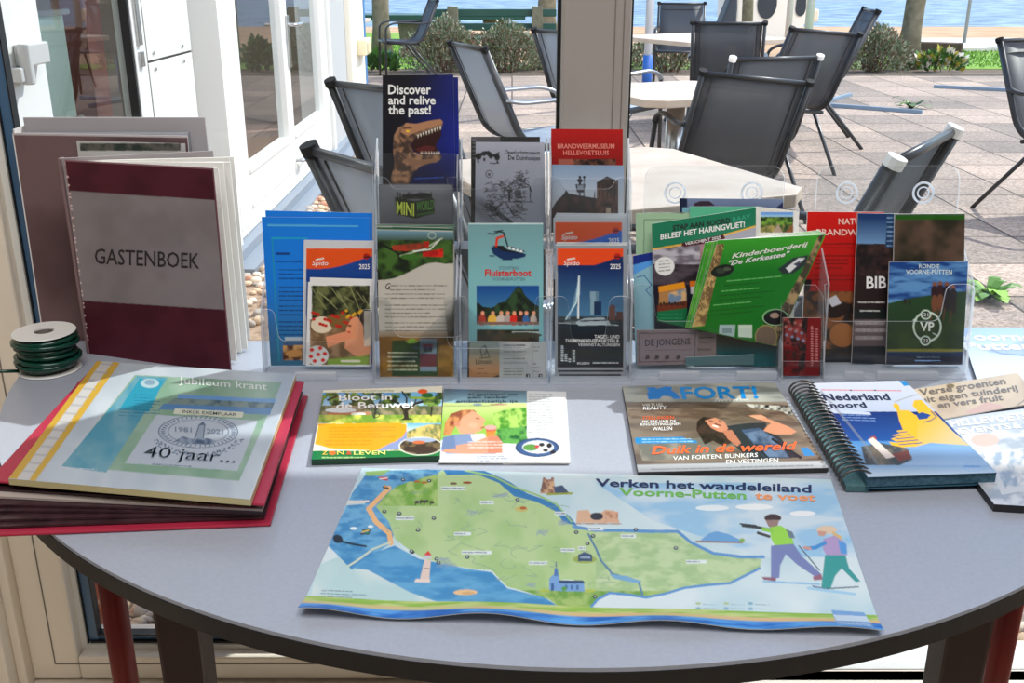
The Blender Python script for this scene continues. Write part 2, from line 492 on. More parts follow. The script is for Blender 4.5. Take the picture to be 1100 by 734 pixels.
# ------------------------------------------------------------------ ground outside
def tile_mat():
    m = bpy.data.materials.new('terrace_pavers'); m.use_nodes = True
    n = m.node_tree.nodes; l = m.node_tree.links; p = n['Principled BSDF']
    tc = n.new('ShaderNodeTexCoord')
    br = n.new('ShaderNodeTexBrick'); br.offset = 0; br.inputs['Scale'].default_value = 1.0
    br.inputs['Brick Width'].default_value = .5; br.inputs['Row Height'].default_value = .5
    br.inputs['Mortar Size'].default_value = .008; br.inputs['Mortar Smooth'].default_value = .2; br.inputs['Bias'].default_value = -.1
    br.inputs['Color1'].default_value = tuple(lin((178, 162, 150))) + (1,); br.inputs['Color2'].default_value = tuple(lin((128, 120, 114))) + (1,)
    br.inputs['Mortar'].default_value = tuple(lin((70, 62, 56))) + (1,)
    l.new(tc.outputs['Object'], br.inputs['Vector'])
    vo = n.new('ShaderNodeTexVoronoi'); vo.inputs['Scale'].default_value = 75; l.new(tc.outputs['Object'], vo.inputs['Vector'])
    r = n.new('ShaderNodeValToRGB'); r.color_ramp.elements[0].color = (.55, .53, .5, 1); r.color_ramp.elements[1].color = (1.35, 1.3, 1.25, 1)
    sp = n.new('ShaderNodeSeparateColor'); l.new(vo.outputs['Color'], sp.inputs[0]); l.new(sp.outputs[0], r.inputs[0])
    mu = n.new('ShaderNodeMixRGB'); mu.blend_type = 'MULTIPLY'; mu.inputs[0].default_value = .8
    l.new(br.outputs['Color'], mu.inputs[1]); l.new(r.outputs[0], mu.inputs[2])
    no = n.new('ShaderNodeTexNoise'); no.inputs['Scale'].default_value = 1.1; no.inputs['Detail'].default_value = 5; l.new(tc.outputs['Object'], no.inputs['Vector'])
    r2 = n.new('ShaderNodeValToRGB'); r2.color_ramp.elements[0].position = .35; r2.color_ramp.elements[1].position = .65
    r2.color_ramp.elements[0].color = (.78, .76, .75, 1); r2.color_ramp.elements[1].color = (1.1, 1.06, 1.02, 1)
    l.new(no.outputs['Fac'], r2.inputs[0])
    m2 = n.new('ShaderNodeMixRGB'); m2.blend_type = 'MULTIPLY'; m2.inputs[0].default_value = 1
    l.new(mu.outputs[0], m2.inputs[1]); l.new(r2.outputs[0], m2.inputs[2])
    l.new(m2.outputs[0], p.inputs['Base Color']); p.inputs['Roughness'].default_value = .85
    b = n.new('ShaderNodeBump'); b.inputs['Strength'].default_value = .35; b.inputs['Distance'].default_value = .004
    l.new(vo.outputs['Distance'], b.inputs['Height']); l.new(b.outputs[0], p.inputs['Normal'])
    return m
M['tile'] = tile_mat()
M['sand'] = mat('beach_sand', (196, 162, 128), .95, noise=(1.3, (170, 132, 98), .2), bump=(8, .6))
M['lawn'] = mat('lawn_green', (96, 140, 40), .9, noise=(2.5, (128, 160, 54), .2), bump=(40, .8))
M['soil'] = mat('garden_soil', (110, 92, 74), .95, noise=(6, (84, 70, 56), .2))
M['gravelbed'] = mat('gravel_bed', (176, 150, 126), .95, noise=(30, (130, 108, 90), .15), bump=(50, 1.0))
M['concrete'] = mat('pale_concrete', (214, 206, 196), .85, noise=(4, (196, 188, 178), .2))
M['kerb'] = mat('kerb_concrete', (140, 132, 120), .9, noise=(60, (110, 104, 96), .2))
struct(MB().box(-14, 16, 1.78, 13.2, -.2, 0), 'floor_terrace', M['tile'])
mb = MB().box(-14, 16, 1.56, 1.78, -.2, -.012)
struct(mb, 'floor_gravel', M['gravelbed'])
struct(MB().box(-14, 16, 13.2, 13.32, -.2, .02), 'trim_4', M['kerb'])
struct(MB().box(-14, 16, 13.32, 14.3, -.2, -.01), 'floor_border', M['soil'])
# lawn with an undulating edge towards the sand
pts = [(-14, 14.2, 0), (16, 14.2, 0)] + [(16 - i, (17.4 if 16 - i > 4.6 else 14.9 + .4 * math.sin(i)) if 16 - i > -1.5 else 22.5, 0) for i in range(0, 31)]
struct(MB().prism(pts, (0, 0, -.2)), 'floor_lawn', M['lawn'])
struct(MB().add([(-14, 14.25, -.03), (16, 14.25, -.03), (16, 30, -.15), (-14, 30, -.15)], [(0, 1, 2, 3)]), 'floor_beach', M['sand'])
def water_mat():
    m = mat('lake_water', (96, 124, 150), .5, .12)
    n = m.node_tree.nodes; l = m.node_tree.links; p = n['Principled BSDF']
    tc = n.new('ShaderNodeTexCoord'); mp = n.new('ShaderNodeMapping'); mp.inputs['Scale'].default_value = (1, 2.2, 1)
    l.new(tc.outputs['Object'], mp.inputs[0])
    t = n.new('ShaderNodeTexNoise'); t.inputs['Scale'].default_value = 1.1; t.inputs['Detail'].default_value = 6; l.new(mp.outputs[0], t.inputs['Vector'])
    b = n.new('ShaderNodeBump'); b.inputs['Strength'].default_value = .9; b.inputs['Distance'].default_value = .25
    l.new(t.outputs['Fac'], b.inputs['Height']); l.new(b.outputs[0], p.inputs['Normal'])
    r = n.new('ShaderNodeValToRGB'); r.color_ramp.elements[0].position = .38; r.color_ramp.elements[1].position = .62
    r.color_ramp.elements[0].color = tuple(lin((92, 118, 142))) + (1,); r.color_ramp.elements[1].color = tuple(lin((150, 172, 190))) + (1,)
    l.new(t.outputs['Fac'], r.inputs[0]); l.new(r.outputs[0], p.inputs['Base Color'])
    return m
M['water'] = water_mat()
struct(MB().add([(-60, 25.0, -.13), (70, 25.0, -.13), (70, 160, -.13), (-60, 160, -.13)], [(0, 1, 2, 3)]), 'floor_lake', M['water'])
struct(MB().box(7.0, 9.6, 17.3, 19.9, -.1, .05), 'floor_slab', M['concrete'])
# ------------------------------------------------------------------ the wing of the building on the left, seen through the window
WX = -1.25
M['wing'] = M['frame_out']
M['wing_grey'] = mat('grey_render', (176, 178, 178), .7, bump=(80, .2))
M['cream'] = mat('cream_paint', (236, 230, 212), .5)
M['sillgrey'] = mat('blue_grey_sill', (128, 138, 150), .5)
M['brick'] = mat('orange_brick', (176, 88, 48), .85, noise=(14, (150, 70, 40), .2))
M['chrome'] = mat('brushed_metal', (190, 190, 188), .25, metal=.9)
M['dark'] = mat('black_metal', (24, 25, 28), .45)
mb = MB().box(WX - .2, WX, 1.56, 2.56, 0, 3.0)
struct(mb, 'wall_wing', M['frame_out'])
mb = MB().box(WX - .2, WX, 1.56, 9, 2.3, 3.0).box(WX - .2, WX, 2.56, 3.63, 0, .45).box(WX - .2, WX - .1, 4.15, 4.5, 0, 2.3)
mb.box(WX - .2, WX, 7.22, 8.0, 0, 2.3)
struct(mb, 'wall_wing_bays', M['wing_grey'])
struct(MB().box(WX - .2, WX + .04, 8.0, 8.72, 0, 3.0), 'wall_wing_end', M['cream'])
struct(MB().box(WX - .2, WX + .045, 8.72, 8.80, 0, 3.0), 'trim_5', mat('blue_paint', (58, 116, 170), .5))
struct(MB().box(WX - .2, WX + .05, 4.3, 8.0, 0, .075).box(WX, WX + .13, 4.3, 8.0, 0, .03), 'trim_6', M['sillgrey'])
struct(MB().box(WX - .2, WX + .02, 4.48, 4.56, .0, 2.3).box(WX - .2, WX + .02, 4.56, 7.22, 2.2, 2.3).box(WX - .2, WX + .02, 7.17, 7.24, .0, 2.3), 'trim_7', M['frame_out'])
# room behind the glass
mb = MB().box(-4.4, -4.3, 2.0, 9, 0, 2.8)
struct(mb, 'wall_far_room', mat('taupe_wall', (150, 138, 126), .8))
struct(MB().box(-4.4, WX - .2, 1.56, 9, -.05, .03), 'floor_far_room', mat('brown_carpet', (128, 100, 86), .9))
struct(MB().box(-4.4, WX - .2, 1.56, 9, 2.75, 2.8), 'ceiling_far_room', mat('far_ceiling', (160, 152, 140), .8))
struct(MB().box(-4.3, WX - .2, 8.9, 9.0, 0, 2.8).box(-4.3, WX - .2, 1.56, 1.62, 0, 2.8), 'wall_far_ends', bpy.data.materials['taupe_wall'])
# brown timber post and white flip chart inside that room
o = MB().box(-1.98, -1.84, 4.62, 4.80, .03, 2.75).build('timber_post', mat('reddish_brown_timber', (110, 52, 36), .6, noise=(8, (84, 38, 26), .2)), loc=(-1.91, 4.71, .03), bevel=.004)
tag(o, 'reddish brown timber post standing behind the glass of the left wing', 'post')
fc = empty('whiteboard', (-1.62, 3.6, .03)); tag(fc, 'pale mint whiteboard standing behind the nearest glass of the left wing', 'whiteboard')
q = [(-1.62, 3.28, .74), (-1.62, 3.87, .74), (-1.62, 3.87, 1.11), (-1.62, 3.28, 1.11)]
MB().hexa(q, (-.02, 0, 0)).build('board', mat('mint_board', (205, 232, 224), .35), fc, fc.location)
for z in (1.115, .735): MB().tube([(-1.615, 3.27, z), (-1.615, 3.90, z)], .012).build('edge_rail', M['chrome'], fc, fc.location)
for y in (3.34, 3.80):
    MB().tube([(-1.64, y, .74), (-1.64, y, .03)], .014).build('leg', M['chrome'], fc, fc.location)
# near glazed leaf (door_1), closed panel (door_2), pair of garden doors (door_3, door_4)
def glazed_leaf(name, y0, y1, z0, z1, st, sb, rail, parts):
    d = empty(name, (WX, (y0 + y1) / 2, z0)); d['kind'] = 'structure'
    mb = MB().box(WX - .06, WX, y0, y0 + st, z0, z1).box(WX - .06, WX, y1 - sb, y1, z0, z1).box(WX - .06, WX, y0 + st, y1 - sb, z0, z0 + rail).box(WX - .06, WX, y0 + st, y1 - sb, z1 - .1, z1)
    wpart(mb, 'leaf_frame', M['frame_out'], d, bevel=.004)
    wpart(MB().box(WX - .035, WX - .030, y0 + st - .004, y1 - sb + .004, z0 + rail - .004, z1 - .096), 'glass_pane', M['glass'], d)
    parts(d); return d
def p1(d):
    wpart(MB().box(WX - .03, WX - .002, 3.50, 3.515, .5, 2.2), 'rubber_gasket', M['gasket'], d)
    mb = MB().box(WX - .001, WX + .012, 3.545, 3.575, 1.02, 1.9).box(WX - .001, WX + .012, 3.545, 3.575, .95, 1.0)
    mb.tube(arc_path([(WX, 3.56, .72), (WX + .05, 3.56, .72), (WX + .05, 3.64, .73)], .02), .009)
    wpart(mb, 'door_handle', M['chrome'], d, bevel=.002)
glazed_leaf('door_1', 2.62, 3.63, .45, 2.3, .215, .11, .14, p1)
d2 = empty('door_2', (WX, 3.9, .05)); d2['kind'] = 'structure'
wpart(MB().box(WX - .05, WX - .002, 3.645, 4.15, .05, .953).box(WX - .05, WX - .002, 3.645, 4.15, .961, 2.3), 'door_panel', M['frame_out'], d2, bevel=.003)
wpart(MB().box(WX - .045, WX - .006, 3.645, 4.15, .950, .963).box(WX - .04, WX - .004, 3.632, 3.645, .05, 2.3), 'panel_gap', mat('dark_gap', (60, 58, 54), .8), d2)
for y in (3.70, 4.03):
    mb = MB()
    for z in (.93, .985): mb.tube([(WX - .004, y, z), (WX + .004, y, z)], .007)
    wpart(mb, 'screw_head', M['chrome'], d2)
def p3(d):
    wpart(MB().box(WX - .002, WX + .006, 4.62, 4.80, 0.12, .30).box(WX - .002, WX + .008, 4.575, 4.59, .9, 1.02), 'hinge_plate', M['frame_out'], d)
def p4(d):
    mb = MB().box(WX, WX + .012, 5.90, 5.95, .74, 1.02).tube(arc_path([(WX, 5.925, .97), (WX + .06, 5.925, .97), (WX + .06, 6.06, .97)], .02), .011)
    wpart(mb, 'door_handle', M['chrome'], d, bevel=.002)
    mb = MB().tube(arc_path([(WX, 5.93, .22), (WX + .05, 5.93, .22), (WX + .05, 6.05, .22)], .02), .011)
    wpart(mb, 'door_bolt', M['chrome'], d)
def lower_moulding(d, y0, y1):
    wpart(MB().box(WX - .002, WX + .008, y0, y1, .18, .195).box(WX - .002, WX + .008, y0, y1, .345, .36), 'panel_moulding', M['frame_out'], d)
a = glazed_leaf('door_3', 4.56, 5.87, .078, 2.2, .30, .07, .294, p3); lower_moulding(a, 4.86, 5.80)
b_ = glazed_leaf('door_4', 5.875, 7.17, .078, 2.2, .08, .23, .294, p4); lower_moulding(b_, 5.95, 6.94)
lb = MB().box(WX + .04, WX + .11, 8.30, 8.62, .62, .74).build('outdoor_socket', mat('cream_plastic', (222, 212, 178), .5), loc=(WX + .04, 8.46, .62), bevel=.01)
MB().box(WX + .108, WX + .118, 8.36, 8.56, .64, .71).build('cover_flap', mat('cream_flap', (206, 196, 160), .5), lb, lb.location)
tag(lb, 'small cream wall box on the far end of the left wing, beside the blue edge', 'wall box')
# hinge of the near leaf
hg = MB(); y0 = 2.60
hg.box(WX, WX + .035, 2.66, 2.79, 1.028, 1.082).box(WX, WX + .03, 2.62, 2.70, .992, 1.028).tube([(WX + .03, 2.655, .985), (WX + .03, 2.655, 1.085)], .016, 12)
o = hg.build('door_closer_hinge', mat('grey_metal', (188, 188, 186), .45), loc=(WX, 2.66, 1.0), bevel=.004); o['kind'] = 'structure'
# brick pier at the window corner
mbm = bpy.data.materials.new('brick_courses'); mbm.use_nodes = True
n_ = mbm.node_tree.nodes; l_ = mbm.node_tree.links
br = n_.new('ShaderNodeTexBrick'); br.inputs['Scale'].default_value = 1; br.inputs['Brick Width'].default_value = .21; br.inputs['Row Height'].default_value = .065; br.inputs['Mortar Size'].default_value = .005
br.inputs['Color1'].default_value = tuple(lin((186, 92, 50))) + (1,); br.inputs['Color2'].default_value = tuple(lin((164, 80, 46))) + (1,); br.inputs['Mortar'].default_value = tuple(lin((196, 150, 116))) + (1,)
tc = n_.new('ShaderNodeTexCoord'); sx = n_.new('ShaderNodeSeparateXYZ'); cx_ = n_.new('ShaderNodeCombineXYZ'); ad = n_.new('ShaderNodeMath')
l_.new(tc.outputs['Object'], sx.inputs[0]); l_.new(sx.outputs[0], ad.inputs[0]); l_.new(sx.outputs[1], ad.inputs[1]); l_.new(ad.outputs[0], cx_.inputs[0]); l_.new(sx.outputs[2], cx_.inputs[1])
l_.new(cx_.outputs[0], br.inputs['Vector']); l_.new(br.outputs['Color'], n_['Principled BSDF'].inputs['Base Color']); n_['Principled BSDF'].inputs['Roughness'].default_value = .9
struct(MB().box(-1.25, -.83, 1.57, 1.79, -.02, .5), 'wall_brick_pier', mbm)

# gravel: pebbles by the window and along the wing
struct(MB().box(WX + .05, -.50, 1.79, 8.2, -.05, .006), 'floor_gravel_strip', M['gravelbed'])
rs = random.Random(4)
def pebbles(name, regs, label):
    mb = MB()
    for (x0, x1, y0, y1, n, r0, r1, z) in regs:
        for i in range(n):
            r = rs.uniform(r0, r1)
            mb.ball((rs.uniform(x0, x1), rs.uniform(y0, y1), z + r * .3), (r, r * rs.uniform(.6, 1), r * rs.uniform(.45, .7)), 6, 4, rs.randrange(4), Matrix.Rotation(rs.random() * 6.3, 3, 'Z'))
    o = mb.build(name, [mat('pebble_' + c, k, .8) for c, k in (('tan', (206, 178, 148)), ('rose', (190, 140, 112)), ('grey', (168, 158, 148)), ('pale', (226, 210, 190)))], smooth=True)
    tag(o, label, 'pebbles', kind='stuff')
pebbles('gravel', [(-.82, -.2, 1.58, 2.1, 900, .010, .022, 0.0), (-.2, 1.3, 1.57, 1.78, 460, .014, .034, -.012), (-1.15, -.5, 3.6, 6.8, 900, .014, .03, .006)], 'loose tan and rose pebbles between the window, the left wing and the pavers')
# dandelion and weed tufts in the paver joints
def weed(name, c, r, n, label, cols):
    mb = MB(); rw = random.Random(int(c[0] * 100))
    for i in range(n):
        a = rw.uniform(0, 6.283); L = r * rw.uniform(.5, 1); w = L * .16; d = Vector((math.cos(a), math.sin(a), 0)); s_ = Vector((-d.y, d.x, 0)) * w
        h = L * rw.uniform(.15, .6); P = [Vector(c) + d * (L * t) + Vector((0, 0, h * math.sin(t * 2.3))) for t in (0, .3, .6, .85, 1)]
        ws = (.3, .8, 1.0, .8, .1); k = len(mb.v)
        vs = []
        for p, q in zip(P, ws): vs += [p - s_ * q, p + s_ * q]
        mb.add(vs, [(2 * j, 2 * j + 1, 2 * j + 3, 2 * j + 2) for j in range(4)], i % 2)
    o = mb.build(name, cols, loc=c); tag(o, label, 'weed')
leafA = mat('fresh_leaf', (120, 168, 40), .6); leafB = mat('mid_leaf', (76, 124, 36), .6)
weed('dandelion', (1.94, 3.98, 0), .17, 26, 'bright green dandelion growing between pavers right of the leaflet holders', [leafA, leafB])
weed('weed_tuft', (3.83, 10.0, 0), .22, 16, 'small dark green weed tuft on the paving below the tree', [leafB, mat('dark_leaf', (50, 84, 30), .6)])

# ------------------------------------------------------------------ terrace chairs
M['sling'] = mat('charcoal_sling', (66, 69, 74), .55, .4, alpha=.86)
M['sling_grey'] = mat('sky_tinted_grey_sling', (150, 159, 172), .5, .4, alpha=.9)  # grey cloth; its blue cast is sky reflection put in the colour
M['tubes'] = mat('dark_powder_coat', (42, 44, 48), .35)
M['tubes_silver'] = mat('silver_tube', (170, 174, 178), .3, metal=.7)
M['cap_d'] = mat('black_end_cap', (26, 27, 30), .75, .2)
M['cap_w'] = mat('white_end_cap', (238, 238, 236), .4)
def make_chair(slm, tbm, armm, white):
    t = empty('patio_chair')
    # side profile of the sling: (y forward, z)
    prof = arc_path([(0, .25, .43), (0, .22, .45), (0, -.19, .415), (0, -.40, .90)], .12, 7)
    mb = MB(); n = len(prof)
    vs = [(x, p.y, p.z + (-.012 if abs(x) < .2 else 0)) for p in prof for x in (-.235, -.12, 0, .12, .235)]
    mb.add(vs, [(i * 5 + k, i * 5 + k + 1, (i + 1) * 5 + k + 1, (i + 1) * 5 + k) for i in range(n - 1) for k in range(4)])
    off = len(mb.v)
    sl_ = mb.build('sling', slm, t, smooth=True)
    md = sl_.modifiers.new('thick', 'SOLIDIFY'); md.thickness = .004
    # hem seams of the back
    mb = MB()
    for x in (-.20, .20): mb.tube([(x, -.20, .44), (x, -.398, .885)], .0025, 5)
    mb.tube([(-.23, -.372, .84), (.23, -.372, .84)], .003, 5)
    mb.build('seam', tbm if tbm is M['tubes'] else M['tubes'], sl_)
    mb = MB()
    for x in (-.25, .25):
        mb.tube(arc_path([(x, .25, .43), (x, -.19, .415), (x, -.405, .905)], .12, 6), .016, 8, flat=(.75, 1.25))
    mb.tube([(-.25, .25, .43), (.25, .25, .43)], .012).tube([(-.25, -.17, .40), (.25, -.17, .40)], .012).tube([(-.25, -.402, .90), (.25, -.402, .90)], .011)
    mb.build('frame', tbm, t, smooth=True)
    for x in (-.27, .27):
        p = arc_path([(x, .25, .0), (x, .235, .62), (x, .12, .66), (x, -.22, .645), (x * .93, -.295, .66)], .09, 6)
        k = len(p)
        MB().tube(p[:1] + p[1:4], .013, 8).build('leg', tbm, t, smooth=True)
        MB().tube(p[3:], .014, 8, flat=(1.5, .8)).build('armrest', armm, t, smooth=True)
        MB().tube([(x * .95, -.04, .42), (x, -.40, .0)], .012, 8).build('leg', tbm, t, smooth=True)
        MB().tube([(x / .27 * .25, -.400, .893), (x / .27 * .25, -.409, .914)], .021, 10).build('end_cap', M['cap_w'] if white else M['cap_d'], t)
    return t
def copy_tree(o, parent=None):
    c = o.copy(); C.objects.link(c)
    if parent is not None: c.parent = parent
    for ch in list(o.children): copy_tree(ch, c)
    return c
protos = {}
def chair(kind, x, y, yaw, label, pitch=0, roll=0, z=0):
    if kind not in protos:
        o = protos[kind] = make_chair(*{'dark': (M['sling'], M['tubes'], M['tubes'], False), 'cap': (M['sling'], M['tubes'], M['tubes'], True), 'grey': (M['sling_grey'], M['tubes'], M['tubes_silver'], False)}[kind])
    else: o = copy_tree(protos[kind])
    o.location = (x, y, z); o.rotation_euler = Euler((math.radians(pitch), math.radians(roll), math.radians(yaw)), 'XYZ')
    o.scale = (1, 1, 1); tag(o, label, 'chair', 'sling chairs on the terrace'); return o
chair('dark', .887, 4.70, 5.5, 'large dark sling chair seen from behind, just right of the window post', 0, 6, .012).scale = (.92,) * 3
chair('cap', 1.209, 5.57, 14, 'dark sling chair with white end caps, directly behind the largest chair').scale = (.94,) * 3
chair('dark', 1.71, 6.88, 20, 'dark sling chair behind the white capped one, its back overlapping the slanted side-on chair', 0, 5)
chair('dark', 2.21, 7.98, 82, 'dark sling chair seen almost side-on with its thin rear legs on the pavers').scale = (1.08,) * 3
chair('cap', .56, 2.446, 55.6, 'dark sling chair with white end caps showing behind the right-hand leaflet holder')
chair('grey', .15, 5.41, -68, 'grey sling chair turned right, left of the window post above the line drawing leaflet')
chair('grey', .048, 2.21, -53, 'grey sling chair, sky tint in its colour, nearest the glass behind the blue letters')
chair('grey', -.154, 3.66, -40, 'pale grey sling chair back at the left, partly behind the dinosaur leaflet')
chair('grey', .60, 6.76, -45, 'grey sling chair mostly hidden behind the window post')
chair('dark', 1.82, 11.5, 172, 'grey-black sling chair at the far table, facing the window')
chair('dark', 1.62, 7.95, -13, 'see-through black sling chair back in front of the far table')
chair('dark', 3.0, 5.42, -153, 'dark sling chair cut off by the right edge of the view')
chair('dark', -1.34, 13.0, 105, 'dark sling chair in side view before the green bench, facing left')

# ------------------------------------------------------------------ stone-topped terrace tables
M['travertine'] = mat('pale_stone_top', (216, 198, 178), .45, noise=(7, (190, 168, 146), .22))
def terrace_table(x, y, rz, s, label, h=.72):
    t = empty('terrace_table', (x, y, 0), math.radians(rz))
    c = .07; a = s / 2
    pts = [(-a + c, -a, h - .035), (a - c, -a, h - .035), (a, -a + c, h - .035), (a, a - c, h - .035), (a - c, a, h - .035), (-a + c, a, h - .035), (-a, a - c, h - .035), (-a, -a + c, h - .035)]
    MB().prism(pts, (0, 0, .035)).build('table_top', M['travertine'], t, bevel=.004)
    MB().tube([(0, 0, .05), (0, 0, h - .035)], .045, 16).build('pedestal', M['chrome'], t, smooth=True)
    for k in range(4):
        d = Matrix.Rotation(k * math.pi / 2 + .78, 3, 'Z') @ Vector((1, 0, 0))
        MB().tube([d * .03 + Vector((0, 0, .05)), d * .3 + Vector((0, 0, .02))], .02, 8).build('foot', M['tubes'], t, smooth=True)
    tag(t, label, 'table', 'stone topped terrace tables'); return t
terrace_table(.785, 4.99, 24.5, .70, 'pale stone-topped table in front of the largest dark chair, right of the window post')
terrace_table(.27, 2.83, 22, .80, 'sunlit stone-topped table close to the glass, behind the middle leaflet holders')
terrace_table(1.62, 9.0, 30, 1.1, 'far stone-topped table seen through the black see-through chair')
terrace_table(-2.05, 12.2, 0, .8, 'stone-topped table at the corner of the left wing, mostly hidden')
# ------------------------------------------------------------------ bench, trees, shrubs, boat beyond the terrace
M['bench_green'] = mat('dark_green_paint', (28, 74, 62), .4)
M['bench_post'] = mat('weathered_post', (122, 118, 96), .85, noise=(12, (92, 90, 70), .2))
def park_bench(loc, x0, x1, posts, label):
    t = empty('park_bench', loc)
    for z in (.665, .485): MB().box(x0, x1, -.03, .02, z, z + .095).build('back_slat', M['bench_green'], t, bevel=.008)
    for x in posts:
        MB().prism([(x - .085, -.03, 0), (x + .085, -.03, 0), (x + .075, -.03, .79), (x - .065, -.03, .80)], (0, -.09, 0)).build('post', M['bench_post'], t, bevel=.012)
    for y in (.10, .30): MB().box(x0 + .02, x1 - .02, y, y + .17, .33, .385).build('seat_slat', M['bench_green'], t, bevel=.008)
    for x in posts: MB().box(x - .05, x + .05, .02, .46, .25, .33).build('bracket', M['bench_post'], t, bevel=.01)
    return tag(t, label, 'bench')
park_bench((-.23, 14.3, 0), -.82, .82, (-.56, .56), 'dark green slatted bench with grey posts behind the shrubs')
t = empty('picnic_table', (-1.1, 16.2, 0))
MB().box(-1.3, 1.3, -.35, .35, .55, .62).build('table_top', M['bench_green'], t, bevel=.008)
for x in (-.42, .86): MB().prism([(x - .15, -.12, 0), (x + .15, -.12, 0), (x + .2, -.12, .55), (x - .2, -.12, .55)], (0, .24, 0)).build('trestle', M['bench_post'], t, bevel=.01)
MB().box(-.42, .86, -.04, .04, .25, .33).build('stretcher', M['bench_post'], t)
tag(t, 'green topped picnic table on the grass behind the bench', 'table')

bark = mat('grey_bark', (132, 124, 104), .95, noise=(9, (96, 90, 70), .2), bump=(25, 1))
def trunk(name, x, y, r0, r1, h, lean, label):
    mb = MB(); rr = random.Random(int(x * 91)); n = 9
    pts = [(x + lean * i / n + rr.uniform(-.015, .015), y, h * i / n) for i in range(n + 1)]
    mb.tube(pts, [r0 + (r1 - r0) * i / n + (r0 * .45 if i == 0 else 0) for i in range(n + 1)], 14)
    o = mb.build(name, bark, loc=(x, y, 0), smooth=True)
    return tag(o, label, 'tree')
trunk('tree', 5.32, 14.3, .13, .115, 4.5, .25, 'grey tree trunk standing beside the grey-green shrub at the right')
trunk('tree', 3.55, 16.2, .085, .08, 4.5, .0, 'thin tree trunk standing in front of the white boat')
trunk('tree', -1.84, 15.15, .12, .11, 4.5, -.02, 'grey tree trunk behind the side-on chair at the left')
trunk('tree', .60, 18.5, .16, .15, 4.5, .05, 'tree trunk just left of the window post behind the bench')

def shrub(name, c, rx, ry, h, n, cols, label, size=.034, stem=True):
    mb = MB(); rr = random.Random(int(c[0] * 77 + c[1]))
    for i in range(n):
        a = rr.uniform(0, 6.283); e = rr.random() ** .5; q = rr.random()
        lump = 1 + .22 * math.sin(3 * a + c[0]) + .12 * math.sin(7 * a)
        z = h * (q ** .7) * (1 - .35 * e * e) * (.85 + .3 * rr.random()); w = math.sqrt(max(.05, 1 - (z / h) ** 2 * .75)) * e * lump
        p = Vector((c[0] + rx * w * math.cos(a), c[1] + ry * w * math.sin(a), c[2] + z))
        d = Vector((math.cos(a) * e, math.sin(a) * e, rr.uniform(.4, 1.5))).normalized(); L = size * rr.uniform(.7, 1.6)
        s_ = d.cross(Vector((rr.uniform(-1, 1), rr.uniform(-1, 1), rr.uniform(-1, 1)))).normalized() * L * .34
        mb.add([p - s_ * .3, p + d * L * .5 - s_, p + d * L, p + d * L * .5 + s_], [(0, 1, 2, 3)], rr.randrange(len(cols)))
    o = mb.build(name, cols, loc=c)
    if stem:
        sm = MB()
        for k in range(26):
            a = rr.uniform(0, 6.283); e = rr.uniform(.2, .85)
            b = Vector((c[0] + rx * .35 * e * math.cos(a), c[1] + ry * .35 * e * math.sin(a), c[2])); tpp = Vector((c[0] + rx * e * math.cos(a), c[1] + ry * e * math.sin(a), c[2] + h * .72))
            sm.tube([b, (b + tpp) / 2 + Vector((0, 0, .05)), tpp], [.012, .009, .005], 5)
        sm.build('woody_stems', mat('shrub_wood', (96, 70, 54), .9), o, c)
    return tag(o, label, 'shrub')
lav = [mat('lavender_grey', (134, 146, 118), .8), mat('lavender_green', (98, 118, 76), .8), mat('lavender_pale', (170, 174, 150), .8), mat('lavender_brown', (128, 104, 82), .9)]
shrub('lavender_bush', (-.88, 13.75, 0), .48, .3, .66, 4200, lav, 'grey-green lavender bush left of the slanted chair, in front of the bench')
shrub('lavender_bush', (-.06, 13.8, 0), .5, .3, .6, 4200, lav, 'grey-green lavender bush in front of the right half of the bench')
shrub('lavender_bush', (4.72, 13.75, 0), .46, .3, .56, 4200, lav, 'grey-green round bush left of the right-hand tree trunk')
shrub('lavender_bush', (2.05, 13.8, 0), .7, .3, .5, 4200, lav, 'low grey-green bush right of the window post behind the chairs')
gl = [mat('glossy_leaf', (70, 118, 44), .45), mat('dark_glossy_leaf', (44, 84, 36), .45), mat('yellow_leaf', (176, 164, 58), .5)]
shrub('leafy_plant', (5.58, 13.75, 0), .32, .2, .26, 420, gl + [mat('cream_petal', (226, 216, 200), .6)], 'low leafy plant with pale flowers at the foot of the right tree trunk', .075, False)
shrub('leafy_plant', (-1.72, 13.75, 0), .25, .2, .24, 320, gl[:2], 'bright green leafy plant below the side-on chair at the left', .075, False)
shrub('leafy_plant', (.72, 13.75, 0), .2, .2, .4, 320, gl[:2], 'leafy green plant right beside the lavender near the window post', .075, False)

# posts, parasol pole and parasol feet
def post(name, x, y, r, h, m, label, extra=None, z=0):
    t = empty(name, (x, y, z))
    MB().tube([(0, 0, 0), (0, 0, h)], r, 12).build('pole', m, t, smooth=True)
    if extra: extra(t)
    return tag(t, label, 'post')
M['bluep'] = mat('blue_plastic', (34, 96, 176), .4)
M['pale_pole'] = mat('pale_pole', (206, 208, 210), .4)
M['galv'] = mat('galvanised_steel', (142, 150, 148), .5, metal=.3)
def foot(t, L=.55, rot=.3, col=None):
    for k in range(4):
        d = Matrix.Rotation(rot + k * math.pi / 2, 3, 'Z') @ Vector((1, 0, 0)); s_ = Vector((-d.y, d.x, 0)) * .02
        MB().hexa([d * .03 - s_, d * L - s_, d * L + s_, d * .03 + s_], (0, 0, .035)).build('cross_bar', M['steelblue'], t, bevel=.003)
M['steelblue'] = mat('blue_grey_steel', (120, 140, 158), .4)
def pp(t):
    MB().tube([(0, 0, .08), (0, 0, .45)], .05, 12).build('sleeve', M['bluep'], t, smooth=True); foot(t)
post('parasol_pole', 1.36, 10.6, .04, 2.6, M['pale_pole'], 'pale parasol pole with blue sleeve between window post and far grey chair', pp)
